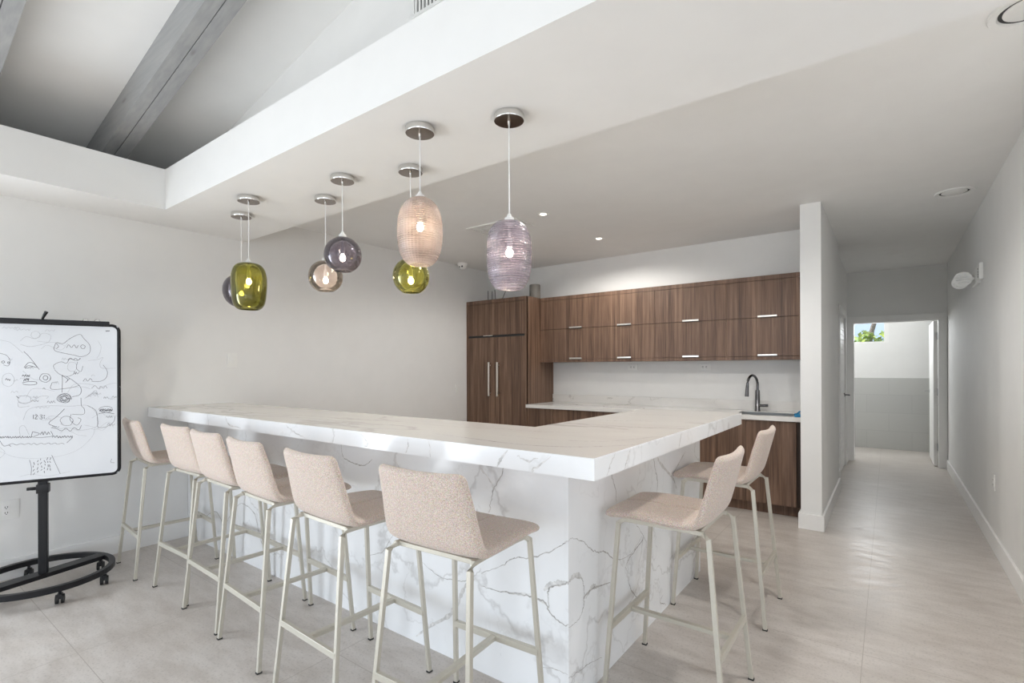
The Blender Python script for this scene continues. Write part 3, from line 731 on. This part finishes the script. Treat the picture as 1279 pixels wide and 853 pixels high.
# faucet
t = thing('kitchen_faucet', 'gunmetal gooseneck kitchen faucet standing behind the sink', 'faucet', (-1.075, 5.64, .914))
MB().lathe([(0, 0), (.027, 0), (.027, .008), (.024, .012), (.022, .20), (.019, .215), (.0, .215)], 24).build('body', M['gunmetal'], t, 40)
arc = [(0, 0, .2), (0, 0, .27)] + [(-.030 * (1 - math.cos(a)), -.085 * (1 - math.cos(a)), .27 + .095 * math.sin(a)) for a in [math.pi * i / 14 for i in range(1, 14)]] + [(-.060, -.170, .262)]
MB().tube(arc, .0125, 14).build('spout', M['gunmetal'], t, 50)
MB().tube([(-.060, -.170, .266), (-.062, -.176, .22), (-.064, -.182, .155)], [.0145, .016, .019], 16).build('spray_head', M['gunmetal'], t, 50)
MB().tube([(.015, 0, .058), (.05, 0, .058), (.098, 0, .060)], [.014, .015, .015], 14).build('handle', M['gunmetal'], t, 50)
# sponge
t = thing('sponge', 'blue sponge lying at the right end of the worktop beside the sink', 'sponge', (-.647, 5.20, .914), R(12))
MB().box((-.038, -.05, 0), (.036, .05, .028), .006, seg=3).build('pad', M['sponge'], t, 50)
MB().tube([(-.02, -.03, .027), (.0, -.01, .046), (.02, .02, .044), (.03, .04, .027)], .008, 8).build('loop', M['sponge'], t, 50)

# things on top of the tall cabinet
t = thing('canister', 'grey cylinder canister standing on top of the tall refrigerator cabinet', 'canister', (-3.665, 5.42, 2.26))
MB().lathe([(0, 0), (.068, 0), (.07, .003), (.07, .170), (.068, .173), (.0, .173)], 32).build('can', M['cylinder'], t, 40)
MB().lathe([(0, .173), (.066, .173), (.066, .178), (.0, .178)], 32).build('lid', M['cylinder'], t, 40)
t = thing('wire_rack', 'black wire rack with thin upright prongs on the tall refrigerator cabinet', 'rack', (-4.2, 5.3, 2.26))
MB().tube([(-.14, -.04, .004), (.22, -.04, .004), (.22, .08, .004), (-.14, .08, .004)], .004, 8, closed=True).build('base_loop', M['black_metal'], t, 50)
for (x, dx, h) in ((-.115, 0, .14), (-.045, 0, .13), (.012, -.012, .145), (.12, .06, .105)):
    MB().tube([(x, -.04, .004), (x + dx, -.04, h)], .0042, 8).build('prong', M['black_metal'], t, 50)

# ------------------------------------------------------------------ pendant lamps on the soffit
def tall_prof(r, h, n=90, ribs=0, amp=.0018, bottom=.42, flat=2.6):
    out = []
    for i in range(n + 1):
        s = i / n; z = -h * s; u = -1 + (1 + (1 - bottom ** flat) ** (1 / flat)) * s
        w = (1 - abs(u) ** flat) ** (1 / flat) if abs(u) < 1 else 0
        k = r * w
        if s > .992: k += r * .02
        if s < .5: k = max(k, r * .16)
        if ribs and .04 < s < .985: k += amp * math.sin(2 * math.pi * ribs * s)
        out.append((k, z))
    return out
def pendant(label, xy, ztop, zbot, rad, glassm, kind, bulb_f, group):
    x, y = xy; ctop = ZS
    t = thing('pendant_lamp', label, 'lamp', (x, y, ctop), 0, group)
    cn = MB().lathe([(0, 0), (.066, 0), (.068, -.004), (.068, -.027), (.0665, -.030)], 40).build('canopy', M['chrome'], t, 35)
    MB().lathe([(.0665, -.030), (.06, -.0305), (0, -.0305)], 40).build('face_plate', M['canopy_face'], cn, 35)
    zt, zb = ztop - ctop, zbot - ctop; h = zt - zb
    MB().tube([(0, 0, -.030), (0, 0, -.052)], [.007, .0045], 12).build('cord_grip', M['chrome'], t, 40)
    MB().tube([(0, 0, -.05), (0, 0, zt + .016)], .0028, 8).build('cord', M['cord'], t, 50)
    hz = zt - h * bulb_f
    hold = MB().lathe([(0, zt + .03), (.008, zt + .028), (.012, zt + .016), (.021, zt + .012), (.021, zt - .012), (.014, zt - .02), (.0, zt - .02)], 24)
    if hz + .055 < zt - .02: hold.tube([(0, 0, zt - .02), (0, 0, hz + .05)], .006, 10)
    hold.tube([(0, 0, hz + .065), (0, 0, hz + .024)], .0125, 16)
    hold.build('lamp_holder', M['white_plastic'], t, 40)
    MB().sphere((0, 0, hz), .016, (1, 1, 1.2), 20).build('bulb', M['bulb'], t, 60)
    ph = random.uniform(0, 6)
    if kind == 'tall':
        pf_ = tall_prof(rad, h, 220, 34, .0011, .50, 2.8)
        mod = lambda a, z: rad * (.035 * math.sin(2 * a + ph) * math.sin(5 * z / h) + .018 * math.sin(3 * a + ph)) + .0010 * math.sin(36 * a)
        nn = 144
    elif kind == 'pillow':
        pf_ = tall_prof(rad, h, 60, 0, 0, .58, 3.6)
        mod = lambda a, z: rad * (.02 * math.sin(2 * a + ph) * math.cos(7 * z / h) + .015 * math.sin(3 * a + ph + 4 * z / h) - .06 * max(0, math.cos(a - .9)) * math.exp(-((z / h + .62) / .10) ** 2))
        nn = 64
    else:
        pf_ = tall_prof(rad, h, 48, 0, 0, .46, 2.05)
        mod = lambda a, z: rad * (.018 * math.sin(2 * a + ph) * math.cos(5 * z / h) + .012 * math.sin(3 * a + ph))
        nn = 64
    th = .0035
    outer = [(r, z + zt) for r, z in pf_]
    inner = [(max(r - th, .001), z) for r, z in outer[::-1]]
    sh = MB().lathe(outer + inner, nn, mod=mod, close=True)
    sh.build('shade', glassm, t, 70)
    return t
gp = 'blown glass pendant lamps over the bar'
pendant('tall pale violet ribbed glass pendant, rightmost over the bar', (-1.359, 1.808), 2.020, 1.713, .101, M['glass_violet'], 'tall', .47, gp)
pendant('tall blush pink ribbed glass pendant in front of a round green one', (-1.767, 1.652), 2.163, 1.848, .102, M['glass_blush'], 'tall', .44, gp)
pendant('round olive green glass pendant just below the tall blush one', (-2.164, 1.951), 1.985, 1.790, .102, M['glass_green'], 'round', .66, gp)
pendant('round smoky violet glass pendant above the clear blush globe', (-2.585, 1.799), 2.140, 1.937, .107, M['glass_smoke'], 'round', .62, gp)
pendant('round clear blush glass pendant below the smoky violet globe', (-2.984, 1.946), 2.077, 1.876, .110, M['glass_clear'], 'round', .66, gp)
pendant('tall olive green glass pendant nearest the left wall, in front of a violet one', (-3.386, 1.640), 2.060, 1.754, .106, M['glass_green'], 'pillow', .40, gp)
pendant('smoky violet glass pendant half hidden behind the tall olive green one', (-3.78, 1.778), 2.055, 1.822, .125, M['glass_smoke'], 'round', .62, gp)

# ------------------------------------------------------------------ ceiling fittings
def downlight(loc, r, lit, label, group):
    t = thing('recessed_spotlight', label, 'ceiling light', loc, 0, group)
    MB().lathe([(r * .62, .0), (r * .66, -.004), (r, -.006), (r * 1.02, -.003), (r * 1.02, 0)], 36).build('trim_ring', M['white_plastic'], t, 40)
    MB().lathe([(r * .62, -.003), (r * .55, -.001), (r * .5, -.0005)], 36).build('baffle', M['white_plastic'] if lit else M['grille_dark'], t, 40)
    MB().lathe([(0, -.0022), (r * .5, -.0016), (r * .52, -.001)], 36).build('lens', M['spot'] if lit else M['white_plastic'], t, 40)
downlight((-2.47, 3.79, ZC), .055, True, 'small lit recessed ceiling spotlight nearest the pendant lamps', 'lit recessed spotlights in the kitchen ceiling')
downlight((-2.464, 4.86, ZC), .055, True, 'small lit recessed ceiling spotlight nearest the wall cabinets', 'lit recessed spotlights in the kitchen ceiling')
def big_round(loc, label):
    t = thing('ceiling_downlight', label, 'ceiling light', loc, 0, 'large unlit round fittings in the corridor ceiling')
    r = .125
    MB().lathe([(r * .74, 0), (r * .78, -.008), (r * .97, -.011), (r, -.006), (r, 0)], 48).build('trim_ring', M['white_plastic'], t, 40)
    MB().lathe([(r * .62, -.001), (r * .74, -.001)], 48).build('gap', M['slot'], t)
    MB().lathe([(0, -.012), (r * .5, -.011), (r * .63, -.004), (r * .64, 0)], 48).build('diffuser', M['white_plastic'], t, 40)
big_round((.417, 5.27, ZC), 'round white unlit ceiling fitting above the corridor entrance')
big_round((.44, 2.74, ZC), 'round white unlit ceiling fitting at the top right edge of the photo')
t = thing('ceiling_sensor', 'tiny flat white sensor disc on the corridor ceiling before the far doorway', 'sensor', (.066, 7.74, ZC))
MB().lathe([(0, -.012), (.06, -.010), (.075, -.003), (.075, 0)], 30).build('disc', M['white_plastic'], t, 40)
# linear air diffuser
t = thing('ceiling_vent', 'white rectangular air diffuser in the kitchen ceiling behind the violet pendant', 'vent', (-3.02, 3.86, ZC))
MB().box((-.26, -.115, -.003), (.26, .115, -.001)).build('backing', M['grille_dark'], t)
f = MB().box((-.30, -.155, -.012), (.30, -.115, 0), .003).box((-.30, .115, -.012), (.30, .155, 0), .003).box((-.30, -.115, -.012), (-.26, .115, 0), .003).box((.26, -.115, -.012), (.30, .115, 0), .003)
f.build('frame', M['white_plastic'], t)
s_ = MB()
for k in range(6): s_.box((-.26, -.105 + k * .038, -.011), (.26, -.083 + k * .038, -.003), M4=None)
s_.build('blades', M['white_plastic'], t)
# smoke / motion detector in the corner
t = thing('motion_detector', 'white detector with two dark eyes high on the left wall corner', 'detector', (-4.47, 4.92, ZC))
MB().lathe([(0, -.075), (.03, -.073), (.05, -.055), (.062, -.03), (.065, 0)], 30).build('housing', M['white_plastic'], t, 50)
for dx in (-.02, .02):
    MB().sphere((.018 + dx, -.048, -.05), .011, n=12).build('eye', M['slot'], t, 60)
# emergency light on the right wall
t = thing('emergency_wall_lamp', 'white twin-head emergency light on the corridor right wall', 'emergency light', (XR, 5.98, 2.13))
MB().box((-.030, -.20, -.06), (0, .13, .075), .008, seg=3).build('housing', M['white_plastic'], t, 40)
for sy, hx, hy, rr in ((-1, -.105, -.06, .062), (1, -.105, .16, .058)):
    hd = MB().tube([(-.03, hy, .0), (hx, hy, .0)], .014, 12)
    hd.lathe([(0, .075), (rr * .55, .07), (rr * .9, .02), (rr, -.02), (rr * 1.02, -.035), (rr * .9, -.036), (0, -.03)], 28, M4=Matrix.Translation((hx, hy, .0)) @ Matrix.Rotation(R(-8), 4, 'Z') @ Matrix.Rotation(R(-78), 4, 'X'))
    hd = hd.build('lamp_head', M['white_plastic'], t, 40)
    l = MB()
    for k in range(5):
        z = -.042 + k * .021; hw = math.sqrt(max(.0004, (rr * .88) ** 2 - z * z))
        l.tube([(hx - hw, hy - .038, z), (hx, hy - .046, z), (hx + hw, hy - .038, z)], .007, 8)
    l.build('lens_ribs', M['white_plastic'], hd, 50)
MB().box((-.004 - .026, -.33, -.045), (-.002, -.205, .09), .004).build('test_plate', M['white_plastic'], t, 40)
kn = MB()
for dz in (-.02, .0, .02, .045): kn.cyl((-.032, -.27, dz), (-.029, -.27, dz), .008, 10)
kn.build('indicator', M['slot'], t, 50)
MB().tube([(-.03, .13, .0), (-.06, .15, .01), (-.09, .16, .0)], .006, 8).build('cable', M['slot'], t, 50)

# wall plates
def plate(name, label, cat, loc, rz, w, h, kind, group=None):
    """faces local -Y; children: plate body, inserts"""
    t = thing(name, label, cat, loc, rz, group)
    p = MB().box((-w / 2, -.007, -h / 2), (w / 2, 0, h / 2), .003).build('cover_plate', M['white_plastic'], t, 40)
    if kind == 'switch':
        MB().box((-.017, -.011, -.033), (.017, -.006, .033), .002).build('rocker', M['white_plastic'], t, 40)
    else:
        MB().box((-.017, -.0095, -.034), (.017, -.006, .034), .002).build('socket_insert', M['trim'], t, 40)
        s = MB()
        for dz in (-.018, .018):
            s.box((-.0075, -.0102, dz - .004), (-.0045, -.009, dz + .006)).box((.0045, -.0102, dz - .004), (.0075, -.009, dz + .006)).cyl((0, -.0102, dz - .009), (0, -.009, dz - .009), .0028, 8)
        s.build('slots', M['slot'], t)
    return t
plate('light_switch', 'white light switch on the left wall beneath the green pendant', 'switch', (XL, 2.082, 1.44), R(90), .08, .125, 'switch')
plate('light_switch', 'white light switch on the left wall beside the tall refrigerator cabinet', 'switch', (XL, 4.95, 1.09), R(90), .08, .125, 'switch')
plate('power_outlet', 'white power outlet low on the left wall behind the flipchart stand', 'outlet', (XL, .668, .452), R(90), .122, .125, 'outlet')
plate('power_outlet', 'white power outlet low on the corridor right wall', 'outlet', (XR, 5.16, .50), R(-90), .075, .12, 'outlet')
for x, lab in ((-2.474, 'white horizontal outlet under the wall cabinets, nearer the refrigerator'), (-1.63, 'white horizontal outlet under the wall cabinets, nearer the sink')):
    t = thing('power_outlet', lab, 'outlet', (x, YB, 1.368), 0, 'horizontal outlets on the kitchen back wall')
    MB().box((-.062, -.007, -.036), (.062, 0, .036), .003).build('cover_plate', M['white_plastic'], t, 40)
    MB().box((-.036, -.0095, -.017), (.036, -.006, .017), .002).build('socket_insert', M['trim'], t, 40)
    s = MB()
    for dx in (-.019, .019): s.box((dx - .005, -.0102, -.0085), (dx + .006, -.009, -.0045)).box((dx - .005, -.0102, .0045), (dx + .006, -.009, .0085)).cyl((dx - .009, -.0102, 0), (dx - .009, -.009, 0), .003, 8)
    s.build('slots', M['slot'], t)

# ------------------------------------------------------------------ flipchart whiteboard on a wheeled stand
ANG = -R(20)      # board runs along +Y leaning to +X; local X along the board, local -Y faces the room
wb = thing('flipchart_easel', 'black framed whiteboard covered in marker sketches on a round wheeled stand', 'whiteboard', (-4.176, .765, 0), R(70))
# local x axis = direction (cos70, sin70) in plan
U0, U1, V0, V1 = -.385, .385, .675, 1.655
pl = MB().box((U0 + .012, -.010, V0 + .012), (U1 - .012, .008, V1 - .012)).build('panel', M['whiteboard'], wb)
def rrect(u0, u1, v0, v1, r, n=6):
    P = []
    for cx, cz, a0 in ((u1 - r, v1 - r, 0), (u0 + r, v1 - r, 90), (u0 + r, v0 + r, 180), (u1 - r, v0 + r, 270)):
        for i in range(n + 1):
            a = R(a0 + 90 * i / n); P.append((cx + r * math.cos(a), 0, cz + r * math.sin(a)))
    return P
MB().tube(rrect(U0 + .011, U1 - .011, V0 + .011, V1 - .011, .035), .0125, 10, closed=True, up=(0, 1, 0)).build('frame', M['black_metal'], wb, 50)
MB().box((U0 + .0, -.030, V1 - .012), (U1 - .055, -.004, V1 + .016), .006, seg=3).build('clamp_bar', M['black_metal'], wb, 40)
MB().tube([(.005, -.012, V1 + .012), (.012, -.02, V1 + .03), (.028, -.03, V1 + .062)], [.006, .007, .010], 10).build('clamp_lever', M['black_metal'], wb, 50)
for u in (.21, .268):
    MB().tube([(u - .014, -.016, V1 + .016), (u - .010, -.016, V1 + .026), (u + .010, -.016, V1 + .026), (u + .014, -.016, V1 + .016)], .003, 8).build('paper_peg', M['chrome'], wb, 50)
# marker sketches: (px, py) on a 520 x 720 drawing grid laid over the visible part of the board
def grid(x, y):
    s = x / 520; yt = 88 + 17 * s; yb = 795 - 40 * s
    return (-.183 + (.365 + .183) * s, 1.627 - (y - yt) / (yb - yt) * (1.627 - .70))
ink = MB(); pk = lambda u, v: Vector((u, -.0106, v))
def stroke(pts, w=.0022, mi=0, smooth=True):
    if smooth and len(pts) > 2:
        pts = [(v.x, v.y) for v in catmull([(a, b, 0) for a, b in pts], 4)]
    ink.ribbon([grid(a, b) for a, b in pts], w * .78, pk, mi, taper=False)
def loop(cx, cy, rx, ry, n=14, jit=.08, w=.0022, mi=0, turns=1.05):
    stroke([(cx + rx * math.cos(a) * random.uniform(1 - jit, 1 + jit), cy + ry * math.sin(a) * random.uniform(1 - jit, 1 + jit)) for a in [2 * math.pi * turns * i / n for i in range(n + 1)]], w, mi)
def zig(x0, x1, y, amp, step, w=.0022, mi=0, slope=0.):
    pts = []; x = x0; s = 1
    while x < x1:
        pts.append((x, y + slope * (x - x0) + s * amp * random.uniform(.4, 1))); x += step * random.uniform(.6, 1.4); s = -s
    if len(pts) > 2: stroke(pts, w, mi)
rs = random.getstate(); random.seed(21)
for y, x0, x1 in ((100, 10, 90), (108, 60, 130), (112, 190, 235)): zig(x0, x1, y, 5, 8, .0018, 1)
stroke([(85, 160), (110, 140), (150, 150), (180, 125), (215, 135), (205, 165), (160, 180), (120, 185), (85, 175)], .0018, 1)
loop(150, 132, 20, 16, w=.0018, mi=1)
stroke([(228, 195), (240, 168), (270, 172), (300, 150), (345, 130), (365, 150), (392, 180), (390, 215), (355, 232), (320, 225), (270, 215), (235, 205), (228, 190)], .0024)
zig(285, 340, 185, 8, 9, .0026); loop(360, 187, 10, 9, w=.0026); stroke([(240, 172), (250, 185), (238, 196)], .0024)
stroke([(0, 155), (40, 165), (70, 190), (95, 215)], .0016, 1); stroke([(100, 208), (125, 235), (165, 290)], .0026)
stroke([(0, 215), (28, 225), (42, 250), (35, 272), (15, 268)], .0022); loop(14, 255, 6, 5, w=.003); loop(36, 258, 4, 4, w=.003)
stroke([(100, 280), (120, 258), (140, 262), (155, 280), (120, 272), (105, 284), (140, 276)], .003)
stroke([(430, 160), (445, 185), (440, 215), (425, 240)], .0016, 1)
stroke([(232, 290), (228, 270), (260, 255), (285, 262), (300, 242), (330, 250), (350, 240)], .0022); zig(290, 350, 242, 6, 10, .0028)
loop(310, 278, 22, 22, w=.0018, mi=1); stroke([(335, 255), (330, 285), (350, 300), (360, 275)], .002)
stroke([(232, 292), (255, 312), (290, 322), (330, 305)], .002, 0); stroke([(385, 250), (430, 245), (455, 235), (440, 262), (450, 285), (515, 285)], .0018, 1)
stroke([(455, 270), (475, 300), (468, 330), (440, 345), (400, 345)], .0022); zig(360, 410, 338, 7, 9, .0024); zig(400, 480, 372, 8, 14, .0018)
loop(34, 336, 26, 30, w=.0020, mi=1); zig(22, 46, 335, 6, 4, .0028)
zig(92, 125, 318, 6, 5, .0034); zig(98, 122, 336, 8, 4, .0036); stroke([(92, 350), (120, 344), (150, 346), (152, 356), (125, 360), (95, 356)], .0030)
loop(190, 328, 24, 20, w=.0026); loop(192, 328, 10, 10, w=.0026, turns=2.2, n=24)
stroke([(265, 315), (266, 345), (264, 395)], .0024); stroke([(220, 350), (218, 380), (300, 374), (345, 362)], .0022); stroke([(220, 350), (245, 346)], .0022)
stroke([(285, 322), (320, 345), (350, 375), (345, 405), (310, 415)], .0024); stroke([(265, 318), (290, 335), (280, 350), (300, 330)], .0026)
for k in range(5): loop(274, 421, 30 - 5 * k, 21 - 3.6 * k, w=.0028, jit=.16)
stroke([(68, 410), (78, 420)], .0032); loop(100, 425, 30, 18, w=.0018, mi=1, turns=2.4, n=30, jit=.25); stroke([(72, 440), (80, 460), (125, 455)], .0018, 1); stroke([(140, 430), (170, 412), (204, 412), (195, 422)], .0020, 1)
zig(150, 210, 462, 5, 8, .0018, 1)
for (x, p) in ((139, [(0, -10), (0, 10)]), (150, [(-5, -6), (0, -10), (5, -5), (-4, 9), (7, 9)]), (172, [(-5, -8), (3, -9), (5, -4), (-1, 0), (6, 4), (2, 10), (-6, 8)])):
    stroke([(x + a, 505 + b) for a, b in p], .0034, 0, len(p) > 3)
loop(186, 500, 1.6, 1.6, 6, w=.003); loop(186, 510, 1.6, 1.6, 6, w=.003)
stroke([(95, 520), (120, 470), (200, 455), (300, 458), (380, 455), (420, 490), (430, 540), (400, 560), (340, 568), (290, 555), (245, 560), (205, 535)], .0018, 1)
stroke([(275, 470), (240, 505), (205, 535), (240, 552)], .0028); loop(285, 525, 28, 22, w=.0020); stroke([(305, 495), (300, 520), (330, 545), (350, 520), (335, 510)], .0022)
stroke([(215, 555), (240, 560), (262, 570), (282, 558), (300, 572), (318, 556), (340, 566), (352, 545)], .0024)
stroke([(350, 420), (352, 455), (365, 470), (362, 495), (310, 495)], .0022); stroke([(380, 455), (420, 480), (428, 530), (430, 555), (470, 553), (505, 530), (512, 505)], .0024)
for k in range(3): zig(438, 500, 474 + 3 * k, 4, 6, .0030)
stroke([(434, 492), (470, 488), (508, 494)], .0034); loop(468, 474, 32, 14, w=.0022)
for k in range(5): stroke([(365 + 8 * k, 425 - 4 * k), (395 + 6 * k, 405 - 5 * k), (430, 395 + 6 * k)], .0016, 1)
zig(0, 135, 596, 5, 5, .0032); zig(220, 312, 597, 6, 6, .0034); stroke([(135, 572), (137, 597), (218, 594), (214, 570)], .0026); stroke([(135, 572), (165, 582), (140, 594)], .0028); zig(168, 212, 580, 9, 7, .0030)
stroke([(0, 612), (15, 635), (35, 632), (45, 638)], .0026); zig(35, 285, 628, 4, 14, .0022); stroke([(285, 625), (312, 600)], .0024)
stroke([(85, 600), (80, 555), (100, 545), (120, 585)], .0018, 1); stroke([(0, 640), (20, 665), (0, 690)], .0018, 1)
stroke([(0, 660), (80, 690), (220, 690), (330, 660), (400, 600), (415, 560)], .0014, 1)
stroke([(122, 700), (130, 735), (128, 770)], .0026); stroke([(218, 680), (235, 720), (255, 765)], .0024)
for x in (140, 155, 172, 186, 200, 212):
    y = random.uniform(690, 712)
    for k in range(4): stroke([(x + random.uniform(-5, 5), y + 16 * k), (x + random.uniform(-5, 5), y + 16 * k + random.uniform(6, 12))], .0036)
stroke([(80, 775), (130, 765), (200, 775), (300, 755)], .0016, 1); stroke([(495, 700), (490, 715), (508, 718)], .0022)
zig(468, 488, 115, 3, 3, .0034)
for k in range(26):
    x, y = random.uniform(10, 500), random.uniform(230, 560); zig(x, x + random.uniform(14, 40), y, random.uniform(3, 8), 6, .0018, random.choice((0, 1, 1)))
for k in range(12):
    x, y = random.uniform(20, 440), random.uniform(120, 640); stroke([(x + 40 * i + random.uniform(-10, 10), y + random.uniform(-22, 22)) for i in range(random.choice((3, 4)))], .0015, 1)
random.setstate(rs)
ink.build('marker_sketches', [M['ink'], M['ink_grey']], pl)
# stand
MB().tube([(0, .030, .10), (0, .030, 1.25)], (.022, .022), square=True).build('pole', M['black_metal'], wb)
ck = MB().box((-.03, .004, .60), (.03, .06, .655), .006).cyl((-.03, .03, .63), (-.052, .03, .63), .010, 14).box((-.075, .02, .622), (-.045, .04, .640), .004)
ck.build('height_clamp', M['black_metal'], wb, 40)
MB().box((-.06, .008, .95), (.06, .03, 1.4), .003).build('back_bracket', M['black_metal'], wb)
# the round base: turned against the board
tb = -R(70)
rad = .335
ring = [(rad * math.cos(2 * math.pi * i / 64), .03 + rad * math.sin(2 * math.pi * i / 64), .092) for i in range(64)]
MB().tube(ring, (.016, .017), square=True, closed=True).build('base_ring', M['black_metal'], wb)
Rz = Matrix.Translation((0, .03, 0)) @ rot_z(R(36))
MB().box((-rad + .005, -.045, .082), (rad - .005, .045, .108), .003, M4=Rz).build('base_bar', M['black_metal'], wb)
for k, aa in enumerate((38, 112, 218, 292, -20)):
    a = R(aa); cx_, cy_ = .325 * math.cos(a), .03 + .325 * math.sin(a)
    cs = MB().cyl((cx_, cy_, .08), (cx_, cy_, .05), .008, 10).box((cx_ - .013, cy_ - .02, .028), (cx_ + .013, cy_ + .022, .058), .006).build('caster', M['black_metal'], wb, 40)
    MB().cyl((cx_ - .020, cy_, .026), (cx_ - .006, cy_, .026), .026, 20).cyl((cx_ + .006, cy_, .026), (cx_ + .020, cy_, .026), .026, 20).build('wheel', M['black_rubber'], cs, 40)

# ------------------------------------------------------------------ light
wd = bpy.data.worlds.new('sky'); SC.world = wd; wd.use_nodes = True
nt = wd.node_tree; nt.nodes.clear(); wo = nt.nodes.new('ShaderNodeOutputWorld'); bg = nt.nodes.new('ShaderNodeBackground')
tc = nt.nodes.new('ShaderNodeTexCoord'); sp_ = nt.nodes.new('ShaderNodeSeparateXYZ'); nt.links.new(tc.outputs['Generated'], sp_.inputs[0])
sk = ramp(nt, [(0., (.50, .66, .90)), (.12, (.62, .76, .95)), (.6, (1.0, 1.05, 1.12))]); nt.links.new(sp_.outputs['Z'], sk.inputs[0])
nt.links.new(sk.outputs[0], bg.inputs[0]); bg.inputs[1].default_value = 1.05; nt.links.new(bg.outputs[0], wo.inputs[0])

def area(name, loc, rot, sx, sy, power, col):
    l = bpy.data.lights.new(name, 'AREA'); l.shape = 'RECTANGLE'; l.size = sx; l.size_y = sy; l.energy = power; l.color = col
    o = bpy.data.objects.new(name, l); COL.objects.link(o); o.location = loc; o.rotation_euler = rot; return o
# daylight coming in through the glazed openings and the washroom window
area('daylight_front', (-2.0, YF + .02, 1.2), (R(90), 0, 0), 4.6, 2.2, 16, (.88, .95, 1.))
area('daylight_left', (XL + .02, -3.3, 1.1), (R(90), 0, R(-90)), 1.5, 2.0, 44, (.82, .91, 1.))
area('daylight_left', (XL + .02, -1.3, 1.0), (R(90), 0, R(-90)), 1.9, 1.8, 88, (.82, .91, 1.))
area('entry_fill', (2.0, YF + .02, 1.2), (R(90), 0, 0), 2.4, 2.2, 52, (.90, .95, 1.))  # unseen fill, added to brighten the partition end, back wall and corridor end
area('daylight_side', (XE - .02, -.6, 1.2), (R(90), 0, R(90)), 4.2, 2.2, 30, (.94, .97, 1.))
area('daylight_washroom', (-.55, 10.44, 2.05), (R(-90), 0, 0), 1.0, .5, 24, (.95, .98, 1.))
s = bpy.data.lights.new('sun', 'SUN'); s.energy = 5.5; s.angle = R(.6); s.color = (1., .99, .97)
so = bpy.data.objects.new('sun', s); COL.objects.link(so)
sd = Vector((.80, .04, -.60)).normalized(); so.rotation_euler = sd.to_track_quat('-Z', 'Y').to_euler(); so.location = (-12, -6, 14)
# warm glow of the two lit spots
for y, pw in ((3.79, 21), (4.86, 31)):
    l = bpy.data.lights.new('spot_glow', 'SPOT'); l.energy = pw; l.spot_size = R(168); l.spot_blend = .35; l.color = (1., .97, .92); l.shadow_soft_size = .03
    o = bpy.data.objects.new('spot_glow', l); COL.objects.link(o); o.location = (-2.467, y, ZC - .03)

# two unseen fill lamps added behind the soffit to brighten the kitchen
for x in (-1.35, -.05):
    l = bpy.data.lights.new('hidden_fill', 'SPOT'); l.energy = 42; l.spot_size = R(168); l.spot_blend = .35; l.color = (1., .97, .93); l.shadow_soft_size = .05
    o = bpy.data.objects.new('hidden_fill', l); COL.objects.link(o); o.location = (x, 2.48, ZC - .03)

# ------------------------------------------------------------------ camera
cam = bpy.data.cameras.new('camera'); co = bpy.data.objects.new('camera', cam); COL.objects.link(co); SC.camera = co
cam.sensor_fit = 'HORIZONTAL'; cam.sensor_width = 36.; cam.lens = 36. * 631.5 / 1279.; cam.shift_y = (460. - 426.5) / 1279.
cam.clip_start = .05
yaw = math.atan((1110 - 639.5) / 631.5); rl = R(.2)
Fv = Vector((-math.sin(yaw), math.cos(yaw), 0)); Rv = Vector((math.cos(yaw), math.sin(yaw), 0)); Uv = Vector((0, 0, 1))
r2 = Rv * math.cos(rl) - Uv * math.sin(rl); u2 = Uv * math.cos(rl) + Rv * math.sin(rl)
co.matrix_world = Matrix(((r2.x, u2.x, -Fv.x, 0), (r2.y, u2.y, -Fv.y, 0), (r2.z, u2.z, -Fv.z, 1.36), (0, 0, 0, 1)))

vs = SC.view_settings; vs.view_transform = 'Standard'; vs.look = 'None'; vs.gamma = 1.; vs.use_curve_mapping = False; vs.exposure = .29
cy = SC.cycles; cy.use_denoising = True; cy.max_bounces = 14; cy.diffuse_bounces = 7; cy.transparent_max_bounces = 24; cy.caustics_reflective = False; cy.caustics_refractive = False
